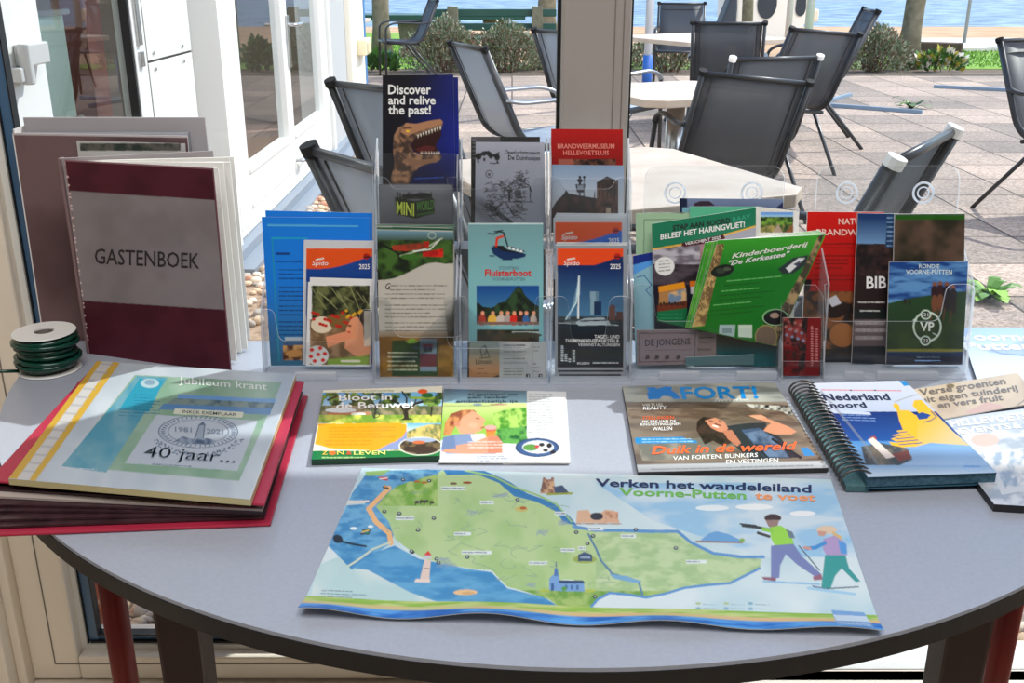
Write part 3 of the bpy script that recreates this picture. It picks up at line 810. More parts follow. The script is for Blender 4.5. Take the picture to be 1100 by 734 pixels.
def pf(name, x, y, rot, L, label):
    t = empty(name, (x, y, 0)); foot(t, L, rot)
    MB().tube([(0, 0, 0), (0, 0, .16)], .04, 12).build('sleeve', M['bluep'], t, smooth=True)
    return tag(t, label, 'parasol stand')
pf('parasol_stand', 2.98, 10.2, -.62, 1.0, 'blue cross-bar parasol stand on the pavers behind the side-on chair')
pf('parasol_stand', 5.75, 11.25, 2.62, 1.15, 'blue cross-bar parasol stand on the pavers near the right edge')
post('post', 4.9, 17.6, .055, 3.0, M['pale_pole'], 'pale post rising right behind the slanted side-on chair')
post('post', 4.55, 17.6, .055, 3.0, M['pale_pole'], 'pale post on the sand, left one of the pair behind the side-on chair')
post('post', 4.15, 15.0, .05, 3.0, M['pale_pole'], 'light post standing behind the dark chair backs, right of the boat')
post('post', 7.9, 18.6, .03, 3.0, M['galv'], 'thin grey post at the left of the pale concrete slab', z=0)
post('post', 8.85, 18.2, .06, 3.0, M['galv'], 'stout grey post at the right of the pale concrete slab', z=0)
post('post', 9.15, 18.5, .04, 3.0, M['galv'], 'slim grey post right behind the stout one by the slab', z=0)
post('post', 1.30, 14.9, .05, 2.6, M['pale_pole'], 'pale post on the grass just right of the window post')
tm = MB().box(-.42, .42, -.12, .12, 0, .16)
o = tm.build('timber_sleeper', mat('old_timber', (88, 70, 58), .9, noise=(10, (66, 52, 42), .2)), bevel=.02); o.location = (6.75, 17.0, 0); o.rotation_euler = (0, 0, -.5)
tag(o, 'dark old timber sleeper lying on the grass by the slab', 'timber')

# white boat drawn up on the beach, its stern towards the terrace
bt = empty('boat', (5.07, 21.0, -.06))
wb = mat('white_hull', (232, 228, 216), .4); dk = mat('dark_opening', (36, 44, 58), .3)
mb = MB(); sec = [(0, .70, .0, 1.15), (1.0, .82, .0, 1.1), (2.2, .66, .05, 1.12), (3.2, .08, .35, 1.25)]; vs = []
for y, w, zb, zt_ in sec: vs += [(-w, y, zt_), (-w * .97, y, zb + .32), (-w * .72, y, zb + .03), (0, y, zb), (w * .72, y, zb + .03), (w * .97, y, zb + .32), (w, y, zt_)]
fs = [(i * 7 + k, i * 7 + k + 1, (i + 1) * 7 + k + 1, (i + 1) * 7 + k) for i in range(3) for k in range(6)] + [tuple(range(6, -1, -1)), tuple(range(21, 28))] + [(i * 7, (i + 1) * 7, (i + 1) * 7 + 6, i * 7 + 6) for i in range(3)]
mb.add(vs, fs); mb.build('hull', wb, bt, bevel=.03)
def drop(cx, a, z0, z1):
    c = [(cx + a * math.cos(math.pi * (1 + k / 13)), -.002, z0 + a * 1.5 + a * 1.5 * math.sin(math.pi * (1 + k / 13))) for k in range(14)]
    MB().prism(c + [(cx + a * .8, -.002, z1), (cx - a * .8, -.002, z1)], (0, -.02, 0)).build('dark_opening', dk, bt)
drop(-.10, .19, .40, 1.05); drop(.56, .1, .45, 1.05)
MB().box(.70, .95, .05, .45, .34, .58).build('stern_box', mat('cream_box', (222, 212, 190), .5), bt, bevel=.03)
MB().tube([(-.72, -.02, 1.12), (.72, -.02, 1.12)], .03).build('rubbing_strake', M['frame_out'], bt)
MB().prism([(-.6, .5, 1.1), (.6, .5, 1.1), (.5, .5, 1.9), (-.5, .5, 1.9)], (0, 1.2, 0)).build('cabin', wb, bt, bevel=.08)
tag(bt, 'white boat with dark rounded openings drawn up on the sand, stern to the terrace', 'boat')
mb = MB(); mb.prism([(-.32, 0, 0), (.0, 0, .0), (.02, 0, .5), (.0, 0, .9), (-.10, 0, .8), (-.30, 0, .22)], (0, .5, 0))
o = mb.build('tarpaulin', mat('dark_tarpaulin', (44, 54, 66), .6), bevel=.04); o.location = (4.30, 20.6, .02); tag(o, 'dark folded tarpaulin leaning up just left of the white boat', 'tarpaulin')
# grass blades as stuff on the lawn
mb = MB(); rg = random.Random(8)
for i in range(6000):
    left = rg.random() < .4
    x = rg.uniform(-2.6, -1.1) if left else rg.uniform(4.9, 9.5); y = rg.uniform(14.35, 19 if left else 17.2); h = rg.uniform(.02, .055); a = rg.uniform(0, 3.14)
    dx, dy = .012 * math.cos(a), .012 * math.sin(a)
    mb.add([(x - dx, y - dy, 0), (x + dx, y + dy, 0), (x + rg.uniform(-.03, .03), y + rg.uniform(-.03, .03), h)], [(0, 1, 2)], i % 2)
o = mb.build('grass', [mat('blade_light', (116, 160, 48), .8), mat('blade_mid', (84, 132, 38), .8)]); tag(o, 'short green grass on the lawn before the sand', 'grass', kind='stuff')
# ------------------------------------------------------------------ half-round table
TC = Vector((.062, 1.415, 0)); TR_ = .742
M['laminate'] = mat('grey_laminate', (168, 175, 189), .32, .6, noise=(220, (159, 166, 180), .25))
M['tedge'] = mat('black_edge_band', (20, 18, 20), .4)
M['wood_dark'] = mat('dark_mahogany', (58, 24, 20), .45, noise=(10, (40, 16, 14), .25))
M['wood_red'] = mat('red_stained_wood', (132, 24, 18), .35, noise=(10, (104, 18, 14), .25))
tb = empty('table', (TC.x, 1.1, 0))
tag(tb, 'half-round grey-topped table with black edge standing against the window', 'table')
out = [(TC.x + TR_ * math.cos(a), TC.y + TR_ * math.sin(a)) for a in np.linspace(math.pi, 2 * math.pi, 97)] 
out = [(TC.x - TR_, 1.432)] + out + [(TC.x + TR_, 1.432)]
MB().prism([(x, y, TZ - .004) for x, y in out], (0, 0, .004)).build('table_top', M['laminate'], tb, tb.location)
def inset(k): return [(TC.x + (x - TC.x) * k, 1.2 + (y - 1.2) * k) for x, y in out]
MB().prism([(x, y, TZ - .022) for x, y in inset(1.0015)], (0, 0, .0178)).build('edge_band', M['tedge'], tb, tb.location)
MB().prism([(x, y, TZ - .05) for x, y in inset(.78)], (0, 0, .028)).build('underframe', M['wood_dark'], tb, tb.location)
for x, y in ((-.349, .92), (.478, .92)):
    a = .024
    mb = MB(); mb.add([(x - a, y - a, TZ - .022), (x + a, y - a, TZ - .022), (x + a, y + a, TZ - .022), (x - a, y + a, TZ - .022), (x - a * .8, y - a * .8, 0), (x + a * .8, y - a * .8, 0), (x + a * .8, y + a * .8, 0), (x - a * .8, y + a * .8, 0)],
        [(0, 1, 2, 3), (7, 6, 5, 4), (0, 4, 5, 1), (1, 5, 6, 2), (2, 6, 7, 3), (3, 7, 4, 0)])
    mb.build('leg', M['wood_dark'], tb, tb.location, bevel=.005)
for x, y in ((-.502, 1.1), (.628, 1.1)):
    MB().tube([(x, y, TZ - .022), (x, y, 0)], [.0165, .015], 16).build('leg', M['wood_red'], tb, tb.location, smooth=True)

# ------------------------------------------------------------------ clear leaflet holders
SL = Vector((0, .1386, .9903)); NV = Vector((0, -.9903, .1386))
def hold(name, x0, x1, Y0, label, pockets, zb, back_top, rad=.008, strips=(), holes=(), group=None, depth=None, back_x=None):
    """pockets: list of (front Y0, back Y0, z_bottom, z_side, z_dip, notch x0, notch x1)"""
    t = empty(name, ((x0 + x1) / 2, Y0, TZ))
    ac = [M['acryl'], M['acryl_edge']]
    def pt(x, z, Yp): return Vector((x, Yp + .14 * (z - .745), z))
    def panel(nm, pts, Yp, th=.0032):
        vs = [pt(x, z, Yp) for x, z in pts]
        return MB().prism(vs, NV * th, 0, 1).build(nm, ac, t, t.location)
    def rnd(pts, r):
        return [(p.x, p.y) for p in arc_path([(a, b, 0) for a, b in pts], r, 5)]
    bx0, bx1 = back_x or (x0, x1)
    zb_ = TZ + .004
    yb = pockets[0][1] + .004
    if back_x:
        rr = rnd([(x0, zb_), (x0, zb_ + .12), (bx0, zb_ + .16), (bx0, back_top), (bx1, back_top), (bx1, zb_ + .16), (x1, zb_ + .12), (x1, zb_)], .022)
    else:
        rr = rnd([(x0, zb_), (x0, back_top), (x1, back_top), (x1, zb_)], rad)
    panel('back_panel', rr, yb)
    for (yf, yk, z0, zs, zd, n0, n1) in pockets:
        p = rnd([(x0, z0), (x0, zs), (n0 - .002, zs), (n0 + .004, zd), (n1 - .004, zd), (n1 + .002, zs), (x1, zs), (x1, z0)], .012)
        panel('front_panel', p, yf)
        # pocket floor and sides
        a = pt(0, z0, yf); b = pt(0, z0, yk)
        MB().hexa([(x0, a.y, z0), (x1, a.y, z0), (x1, b.y, z0), (x0, b.y, z0)], (0, 0, .0022)).build('pocket_floor', [M['acryl_edge']], t, t.location)
        for x in (x0, x1 - .0022):
            q = [pt(x, z0, yf), pt(x, zs, yf), pt(x, zs + .045, yk), pt(x, z0, yk)]
            MB().prism(q, (.0022, 0, 0), 0, 1).build('side_wall', [M['acryl_side'], M['acryl_edge']], t, t.location)
    # base rail and feet
    a = pockets[0][0]
    MB().hexa([(x0, a - .006, TZ + .0005), (x1, a - .006, TZ + .0005), (x1, yb + .02, TZ + .0005), (x0, yb + .02, TZ + .0005)], (0, 0, .003)).build('base_plate', [M['acryl_edge']], t, t.location)
    for (s0, s1) in strips:
        q = [pt(s0, z, pockets[0][0] - .0026) for z in ()]
        MB().box(s0, s1, a - .010, a - .0035, TZ + .0005, TZ + .012).build('foot_tab', M['acryl_edge'], t, t.location, bevel=.001)
    for (hx, hz) in holes:
        c = pt(hx, hz, yb) + NV * .0026
        for r, w in ((.0135, .0016), (.0075, .001)):
            ring = [c + Vector((r * math.cos(k * math.pi / 12), 0, 0)) + SL * (r * math.sin(k * math.pi / 12)) for k in range(24)]
            MB().tube(ring, w, 6, closed=True).build('screw_hole_rim', M['acryl_edge'], t, t.location, smooth=True)
    return tag(t, label, 'leaflet holder', group)
def HX(px, py, Y0): return lean(Y0).on(px, py)[0]
def HZ(px, py, Y0): return lean(Y0).on(px, py)[2]
hold('leaflet_holder', HX(283, 390, 1.285), HX(402, 390, 1.285), 1.3, 'clear acrylic single-pocket holder with the blue letters',
     [(1.283, 1.325, TZ + .004, HZ(290, 332, 1.283), HZ(340, 367, 1.283), HX(296, 340, 1.283), HX(386, 340, 1.283))], 0, HZ(330, 300, 1.33), strips=[(HX(318, 398, 1.28), HX(362, 398, 1.28))])
def tier(x0p, x1p, n, label, back_py):
    Yf = 1.266
    hold('leaflet_holder', HX(x0p, 390, Yf), HX(x1p, 390, Yf), 1.30, label,
     [(Yf, 1.300, TZ + .004, HZ(410, 318, Yf), HZ(440, n[1], Yf), HX(n[2], 340, Yf), HX(n[3], 340, Yf)),
      (1.318, 1.352, .905, HZ(410, 190, 1.318), HZ(440, 203, 1.318), HX(n[4], 200, 1.318), HX(n[5], 200, 1.318))], 0, HZ(440, back_py, 1.356))
tier(402, 492, (318, 362, 421, 500, 418, 500), 'clear acrylic two-tier holder with the dinosaur leaflet', 158)
tier(494, 589, (318, 374, 478, 574, 480, 572), 'clear acrylic two-tier holder with the line drawing and the teal leaflet', 136)
tier(591, 678, (318, 366, 611, 653, 602, 660), 'clear acrylic two-tier holder with the red museum leaflet and bridge leaflets', 184)
def wide(x0p, x1p, n0p, n1p, b0p, b1p, label, holes, tabs):
    Yf = 1.285
    hold('leaflet_holder', HX(x0p, 390, Yf), HX(x1p, 390, Yf), 1.31, label,
     [(Yf, 1.336, TZ + .004, HZ(690, 305, Yf), HZ(760, 345, Yf), HX(n0p, 320, Yf), HX(n1p, 320, Yf))], 0, HZ(760, 178, 1.34),
     strips=[(HX(a, 402, Yf), HX(b, 402, Yf)) for a, b in tabs], holes=[(HX(a, 207, 1.34), HZ(a, 207, 1.34)) for a in holes], back_x=(HX(b0p, 200, 1.34), HX(b1p, 200, 1.34)))
wide(677, 838, 702, 840, 692, 842, 'clear acrylic wide holder crammed with green leaflets', (725, 807), ((708, 750), (790, 833)))
wide(884, 1039, 886, 1014, 877, 1030, 'clear acrylic wide holder with the round cycling-route leaflet at the right', (909, 991), ((906, 925), (940, 1005)))

# small card pocket clipped between the wide holders
cp = empty('card_pocket', (HX(861, 400, 1.266), 1.262, TZ)); ac = [M['acryl'], M['acryl_edge']]
def cpan(nm, pts, Yp, th=.0018):
    MB().prism([Vector((HX(x, y, Yp), 1, 1)) * 0 + Vector(lean(Yp).on(x, y)) for x, y in pts], NV * th, 0, 1).build(nm, ac, cp, cp.location)
cpan('back_panel', [(838, 404), (839, 318), (846, 306), (876, 306), (884, 318), (885, 404)], 1.276)
cpan('front_panel', [(839, 407), (839, 388), (885, 388), (885, 407)], 1.262)
for x in (839.5, 884.5):
    q = [Vector(lean(1.262).on(x, 406)), Vector(lean(1.262).on(x, 372)), Vector(lean(1.275).on(x, 366)), Vector(lean(1.275).on(x, 402))]
    MB().prism(q, (.0018, 0, 0), 0, 1).build('side_wall', ac, cp, cp.location)
MB().box(HX(839, 405, 1.262), HX(885, 405, 1.262), 1.260, 1.278, TZ + .0005, TZ + .004).build('pocket_floor', M['acryl_edge'], cp, cp.location)
tag(cp, 'small clear card pocket standing between the two wide holders', 'card holder')

# ------------------------------------------------------------------ spool of green wire
sp = empty('wire_spool', (-.638, 1.316, TZ)); tag(sp, 'spool of dark green garden wire with white flanges, left edge of the table', 'spool')
for z in (.0005, .0545):
    MB().lathe([(.013, z), (.0405, z), (.0413, z + .001), (.0405, z + .002), (.013, z + .002), (.013, z)], (-.638, 1.316, TZ), 40).build('flange', M['white_plastic'], sp, sp.location, smooth=False)
MB().lathe([(.013, .002), (.013, .0545), (.0115, .0545), (.0115, .002)], (-.638, 1.316, TZ), 24).build('core', mat('spool_core', (92, 84, 80), .6), sp, sp.location, smooth=True)
gw = mat('green_wire', (4, 62, 50), .18, .6)
mb = MB(); rw = random.Random(2); pts = []
for layer in range(4):
    r = .024 + layer * .0045
    for i in range(120):
        a = i * .42 + layer; z = .006 + (.044 * (i / 120) if layer % 2 == 0 else .044 * (1 - i / 120))
        rr = r + (.004 * math.sin(z * 260 + layer) if layer == 3 else 0)
        pts.append((-.638 + rr * math.cos(a), 1.316 + rr * math.sin(a), TZ + z + .0015 * math.sin(a * 1.3)))
mb.tube(pts, .0034, 6); mb.build('wire_coil', gw, sp, sp.location, smooth=True)
tail = arc_path([(-.67, 1.295, TZ + .006), (-.70, 1.28, TZ + .011), (-.73, 1.272, TZ + .006), (-.80, 1.262, TZ - .01)], .03)
MB().tube(tail, .0024, 6).build('loose_end', gw, sp, sp.location, smooth=True)
# ------------------------------------------------------------------ guest book, standing open in a V
GS = 1.75        # photographed-in-shade ink to paper ink, standing leaflets
GT = 1.15       # the same for things lying on the table
def slab(mb, a, b, th, z0, z1, mi=0, side=1):
    """upright board from a to b in plan, thickness th on its rear side"""
    a = Vector((a[0], a[1], 0)); b = Vector((b[0], b[1], 0)); d = (b - a).normalized(); n = Vector((-d.y, d.x, 0)) * th * side
    return mb.prism([a + Vector((0, 0, z0)), b + Vector((0, 0, z0)), b + n + Vector((0, 0, z0)), a + n + Vector((0, 0, z0))], (0, 0, z1 - z0), mi)
gS, gR, gB = (-.605, 1.377), (-.376, 1.297), (-.418, 1.437)
d_ = Vector((gR[0] - gS[0], gR[1] - gS[1], 0)); nn = Vector((d_.y, -d_.x, 0)).normalized()
A = Art([(69, 172), (228, 181), (247.5, 400), (96, 381)], Plane((gR[0], gR[1], TZ), nn), bg=(74, 30, 44), gain=1.9)
A.mottle(A.mrect(0, 0, 300, 500), (70, 27, 41), (80, 35, 49), 30, 3)
A.poly([(75, 205), (231, 215), (241.5, 333), (86.5, 323)], (116, 111, 113))
A.mottle(A.mpoly([(75, 206.5), (231, 216.5), (241, 332), (86.5, 322)]), (112, 107, 109), (120, 115, 117), 40, 5)
A.line([(69, 173), (88, 330), (95, 381)], 2.2, (150, 132, 134)); A.line([(70, 172.5), (228, 181.5)], 1.6, (120, 96, 100)); A.line([(228.5, 181), (247.5, 399)], 1.4, (60, 26, 40))
for k in range(26):
    y = 190 + k * 7 + (k * 37 % 5); A.ell(70.5 + (y - 172) * .122, y, 1.2, 1.2, (176, 160, 158))
A.text('GASTENBOEK', (102, 283), (214.5, 288.5), 16.5, (34, 30, 32), bold=.012)
book = sheet('guest_book', A, 'maroon guest book with grey title label standing open in a V', 'book', th=.003, edge=mat('maroon_board_edge', (92, 42, 54), .6), pm=M['printmatte'], cover='front_cover')
pgm = mat('book_pages', (222, 220, 216), .75)
L0 = Vector(book.location)
for k in range(9):
    t = .10 + .86 * (k / 8) ** .7; bx = gR[0] * (1 - t) + gB[0] * t; by = gR[1] * (1 - t) + gB[1] * t
    ex = Vector((bx - gS[0], by - gS[1], 0)); Lk = .218 + .006 * math.sin(k * 2.1); e = Vector((gS[0], gS[1], 0)) + ex.normalized() * Lk
    mb = MB(); slab(mb, (gS[0] + .004, gS[1] + .006), (e.x, e.y), .0035 if k > 3 else .0015, TZ + .004, TZ + .276 - .002 * (k % 3), side=1)
    mb.build('page_leaf', pgm, book, L0)
mb = MB(); slab(mb, gS, gB, .003, TZ + .0005, TZ + .281)
mb.build('back_cover', mat('back_board', (150, 144, 146), .6), book, L0, bevel=.0006)
mb = MB(); slab(mb, (gS[0] - .003, gS[1] - .001), (gS[0] + .001, gS[1] + .008), .004, TZ + .0005, TZ + .281)
mb.build('spine', mat('worn_spine', (128, 104, 106), .7), book, L0, bevel=.001)

# ------------------------------------------------------------------ mauve ring album behind it
A = Art([(13, 143), (201, 146), (222, 378), (48, 376)], Plane((0, 1.4425, .745), (0, -1, 0)), bg=(92, 76, 78), gain=1.9)
A.mottle(A.mrect(-20, 100, 260, 420), (86, 70, 72), (102, 86, 87), 70, 9)
A.line([(13, 143), (48, 376)], 2.4, (196, 192, 192)); A.line([(13, 144), (201, 147)], 2.0, (150, 146, 148))
album = sheet('ring_album', A, 'dull mauve ring album standing upright behind the maroon book, against the glass', 'album', th=.003, edge=mat('album_edge', (170, 160, 162), .6), pm=M['printmatte'], cover='front_cover')
L0 = Vector(album.location)
x0, x1 = -.694, -.452
MB().box(x0 + .004, x1 - .006, 1.449, 1.470, TZ + .004, TZ + .303).build('plastic_sleeves', clear_mat('sleeve_plastic', (.9, .91, .93), 1.45, .1, .5, (205, 208, 214)), album, L0)
MB().box(x0, x1 + .016, 1.474, 1.478, TZ + .0005, TZ + .322).build('back_cover', mat('album_back', (168, 164, 168), .6), album, L0, bevel=.0008)
MB().box(x0 - .002, x0, 1.4425, 1.478, TZ + .0005, TZ + .31).build('spine', mat('album_spine', (206, 202, 202), .6), album, L0)
A = Art([(82, 151), (199, 154), (203, 200), (88, 200)], Plane((0, 1.4385, .745), (0, -1, 0)), bg=(150, 150, 150), gain=1.9)
A.mottle(A.mrect(86, 154, 194, 162), (40, 52, 46), (86, 84, 80), 7, 4)
sheet('photo_page', A, None, None, cover='photo_page', parent=album)

# ------------------------------------------------------------------ red ring binder with the jubilee folder on top
red = mat('red_binder_board', (178, 44, 72), .4, .5, noise=(5, (160, 36, 62), .3))
zt = TZ + .029
top = flat(zt); bot = flat(TZ + .0035)
def q3(pl, pts): return [Vector(pl.on(x, y)) for x, y in pts]
bcor = q3(bot, [(-14, 575), (290.5, 563), (331, 425), (84, 409)])
binder = MB().hexa(bcor, (0, 0, -.003)).build('ring_binder', red, loc=bot.on(150, 500) - np.array([0, 0, .0035]), bevel=.0012)
tag(binder, 'red ring binder lying at the left edge of the table under the jubilee folder', 'binder')
L0 = Vector(binder.location)
tcor = q3(top, [(-13, 516), (284, 542), (327, 409.5), (97, 397)])
MB().hexa(tcor, (0, 0, -.003)).build('top_cover', red, binder, L0, bevel=.0012)
MB().hexa([tcor[0] + Vector((0, .003, -.003)), tcor[3] + Vector((0, -.003, -.003)), bcor[3] + Vector((.003, -.003, 0)), bcor[0] + Vector((0, .003, 0))], (.003, 0, 0)).build('spine', red, binder, L0)
slv = mat('shaded_sleeve_stack', (72, 48, 54), .3, .5, noise=(60, (44, 28, 34), .25))  # sleeves darkened; shade of the back-lit binder front is in the colour
rb = random.Random(3)
for k in range(7):
    z = TZ + .0045 + k * .0030; f_ = k / 6
    c = [b.lerp(t_, f_) for b, t_ in zip(bcor, tcor)]; ctr = sum(c, Vector()) / 4
    c = [ctr + (p - ctr) * (.955 + rb.uniform(-.02, .015)) for p in c]
    for p in c: p.z = z
    MB().hexa(c, (0, 0, .0024)).build('page_sleeve', slv if k != 4 else mat('sleeve_paper', (180, 170, 164), .5), binder, L0)

A = Art([(104, 388), (318, 402.5), (269, 537), (9, 514.5)], flat(zt + .0075), bg=(186, 196, 205), gain=.95, k=1.1)
A.mottle(A.mrect(0, 380, 340, 560), (190, 200, 208), (176, 187, 198), 40, 2)
A.poly([(104, 388), (110, 388), (18, 515), (9, 514)], (196, 160, 62)); A.poly([(121, 389), (129, 390), (38, 517), (31, 516)], (198, 164, 66))
A.poly([(110, 388), (121, 389), (31, 516), (18, 515)], (196, 196, 196))
for k in range(14):
    t = k / 14; A.line([(109 - 90 * t, 391 + 124 * t), (121 - 90 * t, 392 + 124 * t)], 2.2, (164, 164, 166), .6)
g0 = [(145, 403), (303, 411), (257, 517), (67, 501)]
A.poly(g0, (134, 166, 146)); A.mottle(A.mpoly(g0), (128, 162, 140), (146, 174, 156), 25, 5)
tl = [(147, 404), (180, 406), (114, 508), (66, 501)]
A.mottle(A.mpoly(tl), (80, 150, 172), (112, 162, 178), 22, 7)
A.poly([(150, 407), (176, 409), (160, 443), (128, 440)], (46, 150, 176)); A.ell(161, 412, 10, 5, (170, 196, 204)); A.ell(161, 411, 6, 3, (130, 160, 180))
A.body(144, 424, 172, 7, 3.2, (26, 116, 146), .9, .05, 3); A.body(128, 440, 160, 3, 3.2, (60, 130, 156), .9, .05, 4)
wv = [(184, 424), (297, 430), (290, 447), (170, 439)]
A.poly([(192, 424), (297, 429), (295, 434), (190, 429)], (106, 152, 200)); A.mottle(A.mpoly([(188, 428), (295, 433), (292, 440), (178, 434)]), (70, 96, 110), (120, 140, 138), 8, 4)
A.poly([(176, 434), (292, 439), (290, 446), (170, 440)], (88, 132, 178))
A.poly([(188, 439), (262, 443), (260, 449), (186, 445)], (206, 208, 192)); A.text('INKIJK EXEMPLAAR', (196, 444.3), (254, 447.6), 3.4, (70, 90, 90), bold=.02)
A.poly([(168, 446), (277, 452), (255, 506), (134, 498)], (178, 188, 200))
A.ring(213, 464, 43, 17.5, 1.3, (84, 104, 128)); A.ring(213, 464, 33, 13, 1.0, (84, 104, 128))
for k in range(46):
    a = k / 46 * 6.283; A.line([(213 + 36 * math.cos(a), 464 + 14.4 * math.sin(a)), (213 + 40 * math.cos(a + .02), 464 + 16.2 * math.sin(a + .02))], 1.1, (96, 114, 136))
A.poly([(209, 472), (218, 473), (220, 457), (214, 457)], (150, 164, 180)); A.poly([(213, 457), (221, 457), (218, 453)], (90, 108, 132)); A.line([(209, 472), (214, 457)], 1, (70, 90, 116)); A.line([(218, 473), (220, 457)], 1, (70, 90, 116))
A.mottle(A.mpoly([(188, 474), (196, 469), (208, 472), (222, 471), (234, 474), (228, 478), (196, 477)]), (78, 98, 124), (140, 154, 172), 5, 6)
A.text('1981', (188, 464), (206, 465), 5, (120, 136, 156), bold=.03); A.text('2021', (222, 466), (240, 467), 5, (120, 136, 156), bold=.03)
for k in range(120):
    a = rb.uniform(.25, 2.9); r = rb.uniform(1.0, 1.2); A.ell(213 + 42 * r * math.cos(a), 466 + 19 * r * math.sin(a) * 1.1, .8, .8, (96, 114, 136))
A.text('40 jaar...', (153, 491.5), (252, 498), 12.5, (150, 163, 180), bold=.02, shear=.3)
A.text('40 jaar...', (154, 491), (252.5, 497.5), 11.5, (120, 138, 160), bold=-.02, shear=.3)
A.body(164, 499, 226, 1, 3, (96, 110, 130), 1.1, .06, 8)
A.text('Jubileum krant', (192, 412.5), (287, 419.5), 7.5, (214, 222, 222), bold=.01)
A.body(72, 503, 104, 1, 3, (190, 200, 210), 1.0, .05, 9)
A.line([(318, 403), (269, 537)], 1.5, (206, 212, 218))
o = sheet('report_folder', A, 'clear report folder with yellow edged strip and green jubilee cover, on the red binder', 'folder', th=.0068, edge=mat('folder_edge', (198, 188, 140), .5), pm=M['printgloss'])

# ------------------------------------------------------------------ leaflets in the single holder
def scene(A, quad, sky0, sky1, hor, land0, land1, sc=6, seed=1):
    """a landscape picture: graded sky over mottled land; hor = horizon row in pixels"""
    m = A.mpoly(quad); ys = [p[1] for p in quad]; y0 = min(ys)
    A.mix(m & (A.Y < hor), sky0, sky1, (A.Y - y0) / max(1, hor - y0)); A.mottle(m & (A.Y >= hor), land0, land1, sc, seed); return m
for k, (quad, lab) in enumerate([([(285, 226), (400, 229), (400, 392), (293, 392)], 'blue letter sheet at the very back, topmost of the blue letters'), ([(281, 233), (397, 234), (397, 393), (291, 393)], 'blue letter sheet in front with dark text lines and teal margin line')]):
    A = Art(quad, lean(1.312 - k * .004), bg=(6, 98, 170) if k == 0 else (12, 100, 164), gain=GS)
    A.mix(A.mrect(0, 0, 999, 999), (20, 116, 186), (58, 104, 128), (A.Y - 300) / 90)
    if k == 1:
        A.line([(288, 242), (384, 243)], 2, (86, 152, 186)); A.line([(292, 256), (300, 388)], 1.2, (36, 136, 150)); A.line([(292, 256), (330, 256)], 1.4, (40, 150, 170))
        A.body(297, 272.5, 311, 1, 3, (22, 40, 96), 2.4, 0, 31); A.body(297, 281, 329, 1, 4, (22, 48, 100), 1.3, 0, 2)
        for j, (y, n) in enumerate(((290, 3), (309, 4), (329, 3), (346, 4))): A.body(300, y, 329, n, 4.6, (22, 48, 96), 1.1, 0, 5 + j, .9, False)
        A.rect(306, 362, 327, 366, (150, 160, 168)); A.mottle(A.mrect(304, 371, 328, 387), (84, 54, 38), (176, 140, 96), 6, 3); A.ell(316, 380, 9, 4, (170, 130, 80)); A.rect(304, 366, 328, 371, (60, 90, 120))
    sheet('letter_sheet', A, lab, 'letter', 'blue letter sheets in the left holder')
def spido(A, x0, x1, y0, yb, gold, blue, yr='2025', flag=True):
    A.rect(x0, y0, x1, yb, blue)
    w = x1 - x0
    A.poly([(x0, y0), (x1, y0), (x1, y0 + w * .12)] + [(x1 - w * (.1 + .9 * k / 12), y0 + w * (.14 + .17 * math.sin(min(1, k / 9) * 1.45))) for k in range(13)], gold)
    cx = x0 + w * .2; A.line([(cx - w * .05, y0 + w * .17), (cx + w * .06, y0 + w * .15)], 1.4, (232, 214, 200))
    A.text('Spido', (x0 + w * .09, y0 + w * .255), (x0 + w * .33, y0 + w * .255), w * .07, (236, 222, 206), bold=.03, shear=.15)
    A.text(yr, (x1 - w * .2, y0 + w * .31), (x1 - w * .04, y0 + w * .31), w * .075, (214, 218, 224), bold=.03)
    if flag: A.ell(x1 - w * .09, y0 + w * .12, w * .05, w * .045, (150, 30, 24)); A.rect(x1 - w * .14, y0 + w * .12, x1 - w * .04, y0 + w * .14, (30, 24, 30))
A = Art([(326.5, 258), (402, 259), (402, 392), (325, 392)], lean(1.302), bg=(172, 174, 178), gain=GS)
spido(A, 329, 400, 267, 392, (206, 84, 30), (20, 70, 130), '2025')
sheet('leaflet', A, 'white edged orange and blue boat trip leaflet in the blue letter holder', 'leaflet', th=.004)
